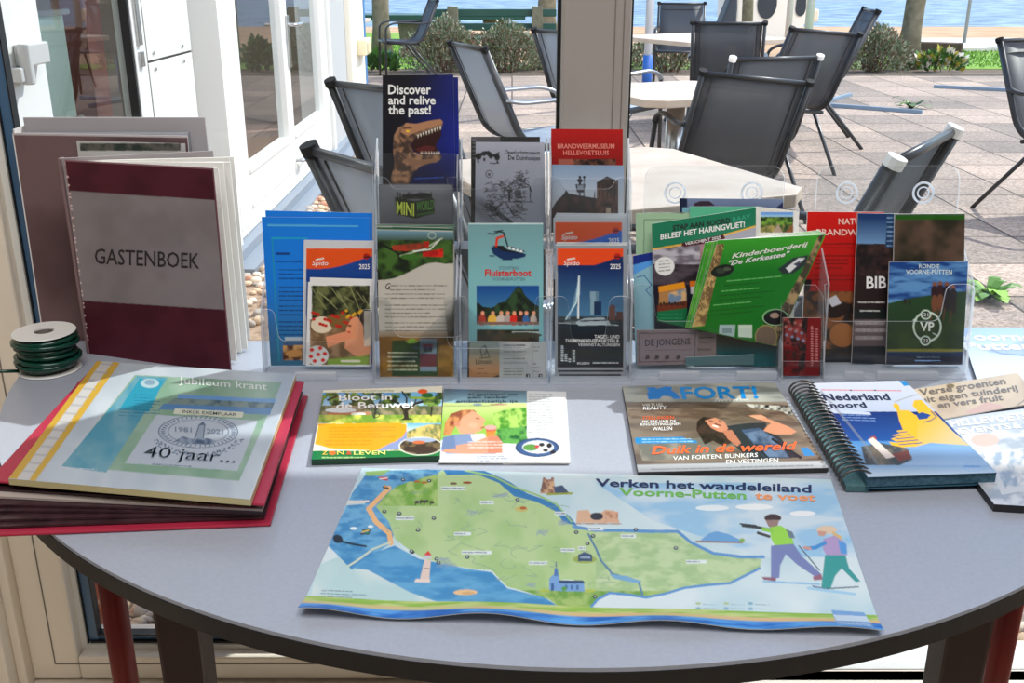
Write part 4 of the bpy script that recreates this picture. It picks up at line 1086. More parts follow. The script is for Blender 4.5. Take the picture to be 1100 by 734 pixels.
for k in range(2):
    A = Art([(332 + 2 * k - 1, 303 - 5 * k), (400 + k, 305 - 5 * k), (397 + k, 394), (328.5 + k, 393)], lean(1.2935 + k * .0035), bg=(196, 196, 194), gain=GS * .95)
    if k == 0:
        A.mottle(A.mrect(335, 307, 397, 345), (34, 40, 26), (104, 108, 72), 7, 3); A.mottle(A.mrect(333, 343, 397, 392), (150, 128, 104), (112, 92, 66), 9, 6)
        for j in range(9): A.line([(334 + 7 * j, 308 + j % 3 * 5), (350 + 6 * j, 332 - j % 2 * 7)], 1.0, (146, 150, 110), .7)
        A.ell(346, 349, 12, 9, (196, 182, 164)); A.poly([(350, 340), (372, 336), (372, 350), (356, 352)], (120, 96, 58))
        for j in range(20): A.ell(336 + (j * 13) % 44, 336 + (j * 7) % 16, 1.9, 1.6, (168, 40, 24))
        for j in range(10): A.ell(372 + (j * 7) % 20, 334 + (j * 5) % 8, 1.8, 1.5, (186, 150, 50))
        A.poly([(372, 352), (382, 342), (397, 338), (398, 380), (384, 384), (370, 374)], (206, 142, 112)); A.ell(384, 352, 10, 12, (204, 140, 110)); A.poly([(384, 340), (398, 333), (398, 362), (391, 366), (390, 350)], (52, 36, 30)); A.ell(376, 350, 1.6, 1.0, (80, 44, 36)); A.ell(374.5, 357, 2.2, 1.2, (170, 70, 66))
        A.poly([(350, 362), (372, 356), (380, 362), (352, 374)], (198, 136, 108))
        A.ell(341, 382, 12, 10.5, (214, 206, 196))
        for j, (a, b) in enumerate(((335, 376), (344, 374), (338, 388), (347, 387), (334, 383), (349, 380), (342, 381))): A.ell(a, b, 2.3, 2, (190, 50, 54))
        A.poly([(352, 386), (396, 382), (396, 392), (352, 392)], (126, 150, 72)); A.body(367, 388, 386, 1, 3, (206, 212, 190), 2.6, 0, 5)
        A.rect(391, 334, 400, 372, (206, 204, 196), .55)
    sheet('photo_leaflet', A, ['white bordered photo leaflet of a child with fruit, front of the left holder', 'white leaflet edge just showing behind the fruit photo leaflet'][k], 'leaflet', 'fruit photo leaflets')

# ------------------------------------------------------------------ dinosaur holder
for k, (quad, lab) in enumerate([([(414, 82), (492, 83), (494, 206), (414, 206)], 'dark blue leaflet edge just showing behind the dinosaur leaflet'), ([(411, 81), (487, 80), (489, 205), (411, 205)], 'dark blue leaflet with roaring dinosaur head, tallest in the holders')]):
    A = Art(quad, lean(1.338 - k * .004), bg=(10, 18, 52), gain=GS)
    A.mix(A.mrect(400, 70, 500, 210), (8, 12, 30), (16, 44, 132), vnoise(A.X, A.Y, 60, 3) * .45 + (A.X - 425) / 90 - .1 - np.abs(A.Y - 155) / 200)
    if k == 1:
        neck = [(419, 205), (420, 190), (424, 176), (422, 160), (423, 146), (428, 137), (436, 132), (447, 133), (460, 130), (473, 128), (476, 131), (475, 136), (462, 139), (450, 144), (444, 150), (441, 156), (444, 163), (452, 166), (464, 166), (473, 166), (475, 169), (470, 174), (458, 177), (450, 180), (444, 186), (440, 196), (434, 205)]
        A.poly(neck, (98, 76, 62)); A.mottle(A.mpoly(neck), (70, 56, 50), (140, 112, 90), 6, 8)
        A.poly([(436, 132), (447, 133), (460, 130), (473, 128), (476, 131), (474, 134), (450, 141), (438, 146), (430, 142)], (150, 116, 92))
        A.poly([(474, 136), (460, 140), (449, 145), (443, 152), (442, 158), (446, 163), (460, 164.5), (471, 163), (468, 156), (474, 146)], (52, 22, 24)); A.poly([(446, 160), (458, 156), (468, 158), (464, 164), (450, 164)], (86, 40, 40))
        for j in range(9): x = 448 + 3 * j; A.poly([(x, 145 - j * 1.15), (x + 2, 144.4 - j * 1.15), (x + 1.2, 148.6 - j * 1.0)], (206, 196, 180))
        for j in range(8): x = 452 + 2.7 * j; A.poly([(x, 165.5), (x + 1.7, 165.5), (x + .8, 162)], (196, 186, 170))
        A.ell(438, 141, 2.2, 1.4, (200, 160, 60)); A.line([(433, 138), (442, 137)], 1.3, (60, 44, 38)); A.line([(430, 150), (436, 160)], 1.6, (60, 46, 40)); A.line([(426, 162), (436, 170)], 1.4, (66, 50, 42))
        A.poly([(436, 168), (448, 172), (460, 171), (468, 170), (470, 173), (452, 178), (440, 178)], (124, 96, 78))
        for t, y, xe in (('Discover', 101, 463), ('and relive', 112, 468), ('the past!', 122.5, 463)): A.text(t, (417, y), (xe, y), 10 if t[0] == 'D' else 9.2, (186, 190, 208), bold=.05)
        A.poly([(444, 190), (481, 187), (481, 198), (440, 200)], (10, 26, 74)); A.body(446, 192, 476, 1, 3, (60, 100, 170), 1, -.05, 2)
    sheet('leaflet', A, lab, 'leaflet', 'dinosaur park leaflets', th=.002)
for k in range(2):
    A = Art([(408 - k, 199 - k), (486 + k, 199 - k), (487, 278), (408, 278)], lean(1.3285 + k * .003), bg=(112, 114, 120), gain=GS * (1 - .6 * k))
    if k == 0:
        A.mix(A.mrect(400, 190, 500, 300), (120, 122, 128), (92, 92, 96), (A.Y - 200) / 40)
        A.poly([(424, 212), (446, 216), (446, 235), (426, 230)], (34, 44, 16)); A.poly([(446, 216), (466, 213), (467, 229), (446, 235)], (22, 30, 14))
        A.text('MINI', (426, 229.5), (445, 232), 14, (172, 186, 60), up=(0, -13.5), bold=.04); A.text('WORLD', (447.5, 227), (466, 224.5), 10, (66, 120, 40), bold=.03); A.line([(448, 231), (466, 227.8)], 2, (52, 96, 32))
        for j in range(13): x = 427 + j * 3; A.poly([(x - 1.2, 214), (x + 1.2, 214), (x + .7, 206 + (j * 5) % 4), (x - .5, 206 + (j * 5) % 4)], (24, 26, 22))
        A.ell(440, 211, 7, 2.5, (26, 28, 22)); A.ell(454, 210, 9, 3, (26, 28, 22))
    sheet('leaflet', A, ['grey leaflet with green block lettering in front of the dinosaur', 'dark leaflet edge directly behind the grey green-lettered leaflet'][k], 'leaflet', 'grey miniature park leaflets', th=.002)
for k in range(3):
    A = Art([(405, 243 - k), (487 + .6 * k, 245 - 1.6 * k), (487 + k * .5, 409), (408, 409)], lean(1.2735 + k * .0035), bg=(160, 156, 150), gain=GS * .95)
    if k == 0:
        A.rect(400, 240, 490, 409, (166, 163, 158)); A.mix(A.mrect(400, 355, 490, 410), (160, 156, 150), (120, 92, 50), (A.Y - 352) / 14)
        top_ = [(403, 247), (488, 249)] + [(488 - 85 * j / 16, 287 - 5 * math.sin(j / 16 * 3.1) + (14 * (j / 16) if j else 0) - 8 * math.sin(j / 16 * 6.28) * .6) for j in range(17)]
        A.mottle(A.mpoly(top_), (20, 38, 20), (70, 100, 48), 12, 5); A.mix(A.mpoly(top_) & (A.Y < 258), (110, 140, 156), (70, 88, 80), (A.Y - 247) / 11)
        A.line([(403, 245), (488, 246.5)], 2.6, (30, 84, 66)); A.line([(408, 262), (425, 270), (438, 284)], 2.5, (22, 32, 24)); A.line([(430, 275), (455, 268), (475, 256)], 1.6, (150, 160, 140)); A.ell(440, 276, 10, 3, (64, 104, 44))
        A.mottle(A.mpoly([(421, 264), (440, 262), (461, 260), (461, 266), (436, 270), (422, 269)]), (110, 60, 40), (150, 60, 40), 5, 4); A.mottle(A.mpoly([(454, 271), (476, 267), (476, 276), (454, 276)]), (150, 26, 24), (184, 40, 34), 4, 5); A.poly([(455, 260), (461, 259), (461, 265), (455, 265)], (150, 40, 32)); A.ring(464, 253, 4.5, 4, 1, (150, 160, 150)); A.line([(444, 270), (462, 268), (472, 258)], 1.3, (196, 196, 190))
        A.poly([(403, 296)] + [(403 + 85 * j / 16, 302 - 21 * max(0, math.sin((j - 4) / 12 * 1.57)) + 2) for j in range(17)] + [(488, 300), (403, 304)], (166, 163, 158))
        A.text('G', (413.5, 311), (418.5, 311), 7, (40, 36, 36), bold=.0, shear=.2)
        A.body(420, 307, 480, 1, 4, (92, 86, 82), 1, 0, 2); A.body(419, 311.5, 478, 1, 4, (92, 86, 82), 1, 0, 3); A.body(414, 316, 480, 2, 4.4, (92, 86, 82), 1, 0, 4)
        A.body(414, 328, 480, 4, 4.2, (96, 90, 84), 1, 0, 5); A.body(414, 347, 480, 3, 4.2, (96, 90, 84), 1, 0, 6)
        A.rect(405, 366, 489, 410, (122, 92, 40)); A.mottle(A.mrect(405, 362, 489, 409), (110, 82, 34), (140, 110, 52), 14, 8)
        A.rect(421, 366, 470, 404, (44, 74, 40)); A.body(417, 379, 448, 5, 4.6, (196, 196, 176), 1.3, 0, 7); A.poly([(436, 367), (443, 363), (450, 367), (446, 369), (438, 369)], (120, 150, 60))
        A.rect(451, 364, 469, 399, (120, 138, 152)); A.rect(451, 380, 469, 394, (104, 50, 62)); A.rect(455, 370, 464, 378, (46, 60, 84)); A.body(455, 371.5, 466, 1, 3, (160, 60, 84), 3, 0, 3)
    else: A.rect(400, 238, 489, 262, (36, 92, 70))
    sheet('leaflet', A, ['tall white leaflet with wavy green landscape header and mustard foot, below the grey green-lettered one', 'green edged leaflet showing just behind the wavy landscape leaflet', 'green edged leaflet at the back of the landscape leaflets'][k], 'leaflet', 'landscape leaflets', th=.0025)
# ------------------------------------------------------------------ middle holder: line drawing, teal boat leaflet, card
A = Art([(506, 147), (580, 147), (581, 250), (506, 250)], lean(1.342), bg=(34, 32, 34), gain=GS)
A.rect(506, 147, 537, 152, (84, 82, 86)); A.body(508, 150, 512, 6, 4, (120, 120, 126), 1, 0, 3)
sheet('leaflet', A, 'black leaflet whose top and left edge show behind the line drawing leaflet', 'leaflet', th=.0015)
A = Art([(511, 152.5), (585, 153), (586, 252), (510, 252)], lean(1.337), bg=(150, 152, 162), gain=GS)
A.mix(A.mrect(500, 140, 600, 260), (152, 154, 164), (126, 130, 140), (A.Y - 150) / 110)
ink = (28, 28, 34)
A.poly([(513, 175), (512, 168), (518, 163), (525, 162), (530, 166), (537, 163), (534, 170), (536, 176), (530, 176)], ink); A.poly([(514, 171), (521, 164), (527, 171), (526, 176), (515, 176)], (146, 148, 158)); A.poly([(526, 172), (530, 168), (534, 172), (533, 175), (527, 175)], (146, 148, 158)); A.rect(519, 170, 521.5, 173, ink)
A.ell(514, 168, 3.4, 3.6, ink); A.ell(534, 169, 3, 3.4, ink); A.poly([(517, 166), (521, 162), (523, 166), (520, 168)], ink)
A.text('Openluchtmuseum', (542, 165.5), (580, 166.2), 4.4, ink, bold=.03); A.text('De Duinhuisjes', (546, 171.5), (580, 172.2), 4.6, ink, bold=.05)
A.ring(525.5, 187, 4, 4.2, .8, (70, 70, 80)); A.rect(524, 186, 527, 189, (80, 80, 88))
rd = random.Random(12)
def scrib(x0, y0, x1, y1, n, L, w=.7, a=.8):
    for k in range(n):
        x = rd.uniform(x0, x1); y = rd.uniform(y0, y1); t = rd.uniform(0, 6.283); A.line([(x, y), (x + L * math.cos(t), y + L * math.sin(t) * .6)], w, ink, a)
scrib(522, 196, 540, 228, 75, 5); scrib(536, 194, 550, 214, 40, 5); scrib(553, 185, 566, 202, 50, 5); scrib(543, 204, 563, 214, 26, 6); scrib(524, 222, 562, 234, 50, 6); scrib(551, 214, 562, 230, 40, 4)
A.line([(541, 204), (556, 192), (569, 200), (571, 206)], 1, ink); A.line([(541, 204), (545, 204), (569, 201)], .9, ink); A.rect(546, 205, 548, 216, ink); A.rect(553, 204, 560, 213, ink, .7); A.line([(541, 217), (573, 217)], 1, ink); A.line([(569, 201), (570, 217)], 1, ink); A.line([(543, 217), (553, 232)], 1, ink); A.line([(528, 228), (541, 217)], 1, ink)
for k in range(8): A.line([(545 + 3 * k, 203 - k * .4), (550 + 2.6 * k, 194 + abs(k - 3) * .8)], .6, ink, .8)
sheet('leaflet', A, 'white leaflet with a pen drawing of a cottage, behind the teal leaflet', 'leaflet', th=.002)
A = Art([(503, 240), (583.5, 240), (583.5, 409), (504, 409)], lean(1.276), bg=(112, 148, 152), gain=GS)
A.mix(A.mrect(500, 230, 600, 420), (108, 138, 142), (116, 156, 162), (A.Y - 240) / 60)
A.line([(503, 240.6), (584, 240.6)], 1.6, (156, 176, 178))
A.poly([(527, 266), (531, 265), (543, 268), (565, 273), (564, 276), (556, 278), (538, 278), (530, 273)], (18, 52, 92)); A.poly([(529, 264), (541, 264), (545, 268), (562, 272), (564, 273), (540, 270)], (24, 30, 40))
A.poly([(543, 263), (556, 266), (564, 270), (562, 272), (545, 268)], (116, 140, 146)); A.line([(545, 264.5), (563, 270)], 1.2, ink)
for k in range(4): A.rect(546 + 4.2 * k, 265 + k * 1.2, 548.6 + 4.2 * k, 267.4 + k * 1.2, (200, 212, 214))
A.line([(533, 264), (534, 256), (540, 254)], 2.6, (176, 56, 34)); A.line([(524, 251), (531, 251.6), (536, 249), (541, 250)], 1.3, (28, 34, 40)); A.line([(541, 250), (545, 263)], 1.6, (28, 34, 40)); A.line([(531, 249), (540, 247.5)], 1.2, (28, 34, 40)); A.line([(540, 279), (550, 279)], 1.6, (20, 50, 84)); A.line([(526, 275), (531, 275)], 1.1, (26, 50, 84))
A.text('STICHTING', (536, 289.5), (557, 289.5), 3.4, (64, 92, 104)); A.text('Fluisterboot', (521, 296.5), (571, 296.5), 7, (172, 30, 24), bold=.05); A.text('VOORNE-PUTTEN', (529, 301.5), (564, 301.5), 3.2, (64, 92, 104))
A.rect(512, 307, 579, 349, (24, 58, 84)); A.mix(A.mrect(512, 307, 579, 349), (10, 74, 132), (64, 112, 146), (A.Y - 307) / 26)
hz = 322 + 5 * np.sin((A.X - 512) / 9) + 5 * vnoise(A.X, A.Y, 8, 4) - 12 * np.exp(-((A.X - 557) / 7.5) ** 2)
A.mottle(A.mrect(512, 307, 579, 349) & (A.Y > hz), (14, 26, 20), (52, 76, 50), 6, 5); A.rect(512, 338, 579, 349, (46, 44, 42))
for x, c, s_ in ((518, (150, 60, 50), 4), (529, (196, 156, 76), 5), (538, (170, 160, 156), 5), (545, (150, 140, 138), 4), (552, (176, 40, 32), 4.6), (559, (70, 36, 34), 4), (565, (60, 96, 140), 3.6), (573, (160, 150, 146), 3.6)):
    A.ell(x, 344, s_, 6, c); A.ell(x + .5, 336.5, 2, 2.4, (190, 140, 116))
A.rect(512, 346, 579, 349, (120, 96, 90)); A.rect(512, 354, 579, 369, (30, 34, 30)); A.mottle(A.mrect(512, 354, 579, 369), (24, 30, 24), (74, 62, 50), 7, 9); A.rect(550, 356, 579, 361, (150, 160, 160)); A.ell(560, 360, 22, 3, (60, 60, 50))
sheet('leaflet', A, 'tall teal leaflet with a small boat emblem and a photo of passengers', 'leaflet', th=.004)
A = Art([(502.5, 366.5), (588, 367.5), (586, 410), (502, 410)], lean(1.2715), bg=(150, 152, 154), gain=GS)
A.mix(A.mrect(500, 360, 536.5, 412), (124, 140, 140), (150, 118, 88), (A.Y - 366) / 30); A.rect(501, 366, 504, 411, (40, 36, 36))
A.poly([(504, 411), (504, 396), (515, 402), (536, 400), (536, 411)], (142, 108, 80)); A.poly([(520, 411), (536, 402), (536, 411)], (56, 46, 42))
A.line([(518, 384), (516, 375), (521, 371), (523, 376), (520, 382)], 1, (70, 70, 72)); A.line([(521, 372), (526, 384), (515, 385)], 1, (70, 70, 72))
A.text('Limani', (511, 391), (529, 390.6), 5, (66, 60, 60), bold=.03); A.body(513, 396, 520, 1, 3, (90, 60, 44), 1, 0, 2); A.body(513, 401, 526, 1, 3, (90, 60, 44), 1, 0, 3)
A.body(541, 374, 564, 4, 3.8, (90, 92, 96), .9, 0, 4); A.line([(541, 371), (564, 371)], .9, (60, 60, 66)); A.body(541, 396, 562, 4, 3.2, (90, 92, 96), .9, 0, 5); A.line([(541, 390), (566, 390)], .8, (110, 112, 116)); A.line([(572, 370), (572, 408)], .7, (130, 130, 134)); A.body(573, 373, 579, 2, 4, (90, 92, 96), .9, 0, 7); A.body(573, 391, 579, 3, 4, (90, 92, 96), .9, 0, 8)
for x in (565, 578.5): A.rect(x, 402, x + 4, 406, (26, 26, 30)); A.line([(x + 2.4, 403), (x + 2.4, 406)], .8, (180, 182, 186))
sheet('business_card', A, 'wide white and beige business card at the foot of the teal leaflet', 'card', th=.0012)

# ------------------------------------------------------------------ right tier: red museum leaflet, church photo, boat trip leaflets
A = Art([(592, 138.5), (669, 139), (669, 250), (592, 250)], lean(1.345), bg=(150, 22, 22), gain=GS * .85)
A.mix(A.mrect(590, 130, 680, 260), (166, 26, 24), (132, 16, 18), (A.Y - 138) / 40)
A.text('BRANDWEERMUSEUM', (599, 159.5), (660, 159.5), 5, (196, 120, 110), bold=.03); A.text('HELLEVOETSLUIS', (605, 166.5), (654, 166.5), 5, (196, 116, 106), bold=.02)
A.rect(600, 171, 616, 178, (150, 96, 84)); A.mottle(A.mrect(616, 171, 662, 178), (40, 28, 30), (120, 84, 70), 5, 3)
sheet('leaflet', A, 'red museum leaflet standing highest right of the line drawing, by the window post', 'leaflet', th=.003)
A = Art([(593, 177), (670, 178), (670, 250), (593, 250)], lean(1.3385), bg=(120, 132, 150), gain=GS)
A.mix(A.mrect(590, 170, 680, 250), (120, 138, 160), (168, 172, 178), (A.Y - 178) / 42)
dkb = (38, 30, 34)
A.poly([(593, 224), (598, 216), (606, 208), (608, 204), (611, 208), (634, 212), (641, 213), (641, 250), (593, 250)], dkb); A.mottle(A.mpoly([(593, 226), (606, 210), (641, 214), (641, 250), (593, 250)]), (32, 26, 30), (74, 54, 50), 6, 3)
A.poly([(641, 214), (641, 196), (652, 190), (664, 194), (664, 230), (668, 234), (668, 250), (628, 250)], (62, 46, 42)); A.mottle(A.mpoly([(641, 214), (641, 196), (652, 191), (664, 195), (664, 250), (636, 250)]), (50, 38, 36), (92, 66, 56), 5, 7)
for x in (644, 648, 656, 660): A.line([(x, 199), (x, 212)], 1.5, (26, 22, 26))
A.line([(652, 191), (652, 214)], 1, (34, 28, 30)); A.poly([(641, 196), (652, 189.5), (664, 194.5), (664, 196), (652, 192), (641, 198)], (40, 34, 36)); A.rect(651, 223, 656, 229, (150, 136, 122))
A.poly([(618, 198), (629, 198), (627, 207), (620, 207)], (30, 28, 34)); A.rect(620, 199, 627, 204, (120, 128, 140)); A.line([(623, 198), (623, 190)], 2.2, (28, 26, 32)); A.ell(623, 194, 3, 2.2, (28, 26, 32)); A.line([(623, 207), (623, 226)], 1.4, (30, 28, 32)); A.line([(627.5, 191), (627, 226)], 1.0, (40, 36, 40)); A.line([(639, 206), (638, 230)], 1, (40, 36, 40)); A.ell(627.5, 190.5, 1.4, 1.4, (30, 28, 32))
sheet('leaflet', A, 'photo leaflet of a church tower and street lamp, in front of the red museum leaflet', 'leaflet', th=.003)
for k in range(3):
    A = Art([(594.5 + 1.5 * k, 234 - 2.6 * k), (672 + 1.5 * k, 234 - 2.2 * k), (672, 300), (594, 300)], lean(1.3235 + .003 * k), bg=(168, 172, 178), gain=GS)
    if k == 0: spido(A, 596.5, 668, 239, 300, (206, 84, 22), (32, 98, 170), '2025')
    sheet('leaflet', A, ['orange and blue boat trip leaflet on the upper tier right, below the church photo', 'white leaflet edge just behind the orange and blue one on the upper tier', 'hindmost white leaflet edge above the orange and blue one on the upper tier'][k], 'leaflet', 'orange boat trip leaflets', th=.0018)
for k in range(3):
    A = Art([(596.5 + k * .8, 263.5 - k * 1.5), (673.5 + k * .5, 263.5 - k * 1.2), (672, 406), (596, 406)], lean(1.276 + k * .003), bg=(130, 134, 140), gain=GS)
    if k == 0:
        A.rect(599, 267, 669.5, 395, (14, 50, 94)); A.mix(A.mrect(599, 267, 669.5, 344), (8, 44, 92), (70, 112, 142), (A.Y - 285) / 62); spido(A, 599, 669.5, 267, 285, (190, 76, 26), (10, 46, 92), '2025')
        A.mix(A.mrect(599, 285, 669.5, 344), (8, 46, 94), (74, 114, 140), (A.Y - 288) / 54)
        A.mix(A.mrect(599, 343, 669.5, 395), (26, 46, 58), (6, 16, 28), (A.Y - 343) / 28)
        A.mottle(A.mrect(599, 340, 669.5, 347), (24, 32, 38), (58, 66, 70), 6, 4)
        A.line([(622, 297), (619, 325), (608, 343)], 1.6, (176, 196, 206)); A.line([(622, 297), (621, 342)], 1.8, (186, 202, 210))
        for j in range(7): A.line([(621.5, 300 + j * 3), (612 + j * -.6, 343)], .4, (130, 156, 172), .6)
        A.rect(634, 313, 640, 338, (118, 140, 152)); A.rect(640, 313, 643, 338, (90, 116, 134)); A.rect(638, 324, 646, 339, (24, 52, 84)); A.poly([(654, 344), (654, 331), (657, 327), (661, 329), (661, 344)], (96, 66, 60)); A.rect(662, 335, 669, 344, (78, 52, 50))
        A.poly([(618, 346), (628, 342), (648, 341), (654, 345), (656, 349), (622, 350)], (140, 150, 156)); A.line([(624, 345), (652, 344)], 1.4, (30, 38, 48)); A.line([(600, 347), (664, 349.5)], .9, (150, 160, 164)); A.rect(606, 345, 618, 347, (90, 96, 100))
        A.text('TAGES- UND', (638.5, 363.5), (665.5, 363.5), 3.6, (206, 210, 214), bold=.05); A.text('THEMENKREUZFAHRTEN &', (607, 367.8), (665, 367.8), 3.6, (206, 210, 214), bold=.05); A.text('VERANSTALTUNGEN', (621, 372), (665.5, 372), 3.4, (196, 202, 208), bold=.02)
        for x, y0 in ((603, 372), (607, 381), (611, 386), (615.5, 377)): A.body(x, y0, x + 2, int((391 - y0) / 2.2), 2.2, (200, 206, 210), 1.2, 0, int(x))
        A.text('ERLEBEN', (620, 391.5), (633, 391.5), 2.4, (210, 214, 218), bold=.05); A.body(637, 390, 664, 1, 2, (196, 200, 206), 1, 0, 6)
        A.rect(599, 397.5, 669, 399.6, (20, 20, 24)); A.rect(601, 402, 667, 404, (30, 30, 34))
    sheet('leaflet', A, ['dark blue boat trip leaflet with white bridge and harbour skyline, lower tier right', 'white leaflet edge just behind the bridge skyline leaflet', 'hindmost white leaflet edge behind the bridge skyline leaflet'][k], 'leaflet', 'bridge skyline leaflets', th=.0022)

# ------------------------------------------------------------------ wide holder with green leaflets
def lf(quad, Y0, bg, label, fn=None, th=.0015, gain=GS, kk=.14, name='leaflet', grp=None, cat='leaflet', pl=None):
    A = Art(quad, pl or lean(Y0, kk), bg=bg, gain=gain)
    if fn: fn(A)
    return sheet(name, A, label, cat, grp, th=th)
def f(A):
    A.mix(A.mrect(720, 205, 850, 240), (112, 124, 148), (86, 98, 122), (A.Y - 213) / 20); A.poly([(730, 213), (738, 213), (738, 232), (730, 232)], (28, 38, 70)); A.poly([(745, 219), (752, 216), (762, 216), (768, 221), (746, 222)], (60, 44, 60)); A.poly([(834, 223), (841, 217), (841, 230)], (32, 42, 80)); A.rect(733, 223, 744, 229, (110, 150, 160))
lf([(730, 213), (841.5, 214), (840, 300), (731, 300)], 1.3315, (104, 116, 140), 'grey-blue photo leaflet at the very back of the green leaflets', f)
def f(A):
    A.line([(690, 396), (692, 236), (734, 236)], .8, (96, 116, 98)); A.line([(684, 228), (740, 228)], 1.4, (132, 148, 126)); A.rect(720, 224, 735, 229, (70, 66, 68))
lf([(683, 229), (760, 228), (760, 396), (684, 396)], 1.3275, (150, 174, 150), 'plain pale green brochure at the left back of the wide green-filled holder', f, gain=GS * .85)
lf([(741, 222), (817, 222), (817, 330), (741, 330)], 1.324, (90, 158, 132), 'mint green leaflet directly behind the boarding leaflet', None)
def f(A):
    A.mottle(A.mrect(817, 228, 852, 260), (40, 70, 30), (150, 140, 90), 6, 3); A.mix(A.mrect(817, 228, 852, 235), (66, 124, 190), (170, 192, 206), (A.Y - 228) / 7); A.mottle(A.mrect(817, 233, 852, 242), (28, 60, 24), (110, 140, 60), 4, 6); A.poly([(828, 253), (836, 240), (842, 253)], (150, 136, 122)); A.poly([(843, 250), (852, 240), (852, 253)], (120, 84, 50))
    A.rect(815, 220, 817, 400, (180, 180, 176)); A.rect(852, 222, 860, 400, (190, 188, 186)); A.rect(812, 250, 862, 400, (186, 186, 182))
lf([(812, 222), (858.5, 227), (850, 398), (806, 398)], 1.321, (186, 184, 180), 'white brochure with small landscape photo at the right back of the wide green-filled holder', f, th=.003)
def f(A):
    A.poly([(679, 272), (703, 268), (703, 400), (679, 400)], (128, 160, 170)); A.poly([(679, 274), (702, 270), (702, 279), (679, 285)], (20, 50, 120)); A.poly([(679, 285), (702, 279), (702, 284), (679, 296)], (86, 140, 190)); A.line([(684, 298), (692, 296), (700, 306), (694, 312), (699, 318)], .9, (50, 80, 130))
lf([(680, 275), (705, 270), (708, 396), (683, 398)], 1.3175, (126, 156, 164), 'blue and pale leaflet peeking out at the left end of the wide holder', f)
def f(A):
    up = [(697, 240), (812, 220), (812, 243)] + [(812 - 112 * j / 10, 243 + 25 * (j / 10) + 2.5 * math.sin(j / 10 * 3.1)) for j in range(11)]
    A.mix(A.mrect(690, 215, 820, 400), (150, 150, 160), (74, 66, 76), (A.Y - 262) / 40)
    A.mottle(A.mrect(690, 262, 820, 290), (166, 164, 170), (112, 106, 116), 12, 5, sy=4); A.mottle(A.mrect(690, 284, 820, 304), (84, 76, 84), (48, 40, 50), 16, 7, sy=5); A.mix(A.mrect(752, 262, 782, 345), (150, 120, 126), (120, 30, 40), (A.Y - 268) / 20)
    A.poly(up, (34, 118, 92)); A.line([(812 - 112 * j / 10, 243 + 25 * (j / 10) + 2.5 * math.sin(j / 10 * 3.1)) for j in range(11)], 1.8, (206, 160, 70))
    A.rect(690, 306, 820, 400, (22, 26, 46)); A.poly([(757, 262), (764, 262), (774, 300), (752, 300)], (130, 40, 46))
    A.text('STAP AAN BOORD', (722.5, 248), (784.5, 239.5), 5.6, (24, 30, 34), bold=.05); A.text('BELEEF HET HARINGVLIET!', (709.5, 257.5), (800, 243.5), 5.8, (226, 228, 214), bold=.05); A.text('RAAV', (787, 238.5), (806, 234.5), 5, (44, 134, 108), bold=.03)
    A.poly([(733, 261), (777, 252), (779, 256), (776, 259), (736, 265), (732, 264)], (80, 22, 34)); A.text('VERSCHIJNT 2025', (736, 263.6), (774, 256.2), 3, (226, 200, 200), bold=.05)
    A.ell(714, 286, 10.5, 10, (206, 204, 198)); A.body(708, 281, 720, 4, 3.4, (90, 86, 84), 1, -.1, 3)
    A.poly([(707, 308), (735, 303), (737, 312), (708, 316)], (216, 140, 28)); A.poly([(708, 314), (737, 309), (738, 331), (708, 333)], (160, 122, 80)); A.mottle(A.mpoly([(718, 315), (737, 310), (738, 328), (718, 330)]), (110, 130, 150), (190, 160, 120), 5, 4); A.poly([(706, 328), (738, 323), (738, 336), (706, 336)], (110, 56, 30)); A.poly([(706, 335), (738, 331), (738, 352), (706, 345)], (20, 110, 72)); A.body(709, 338, 734, 2, 4, (60, 150, 110), .8, 0, 4); A.rect(741, 302, 752, 308, (216, 120, 28)); A.rect(742, 308, 751, 316, (190, 184, 190))
    for k in range(9): A.ell(710 + k * 3, 327 - (k % 2), 1.3, 1.8, (50, 34, 30))
lf([(700, 240.5), (812, 223), (811, 386), (704, 386)], 1.3085, (80, 80, 90), 'teal topped leaflet announcing boat trips, tilted behind the fanned green leaflets', f, th=.002, gain=GS * .9)
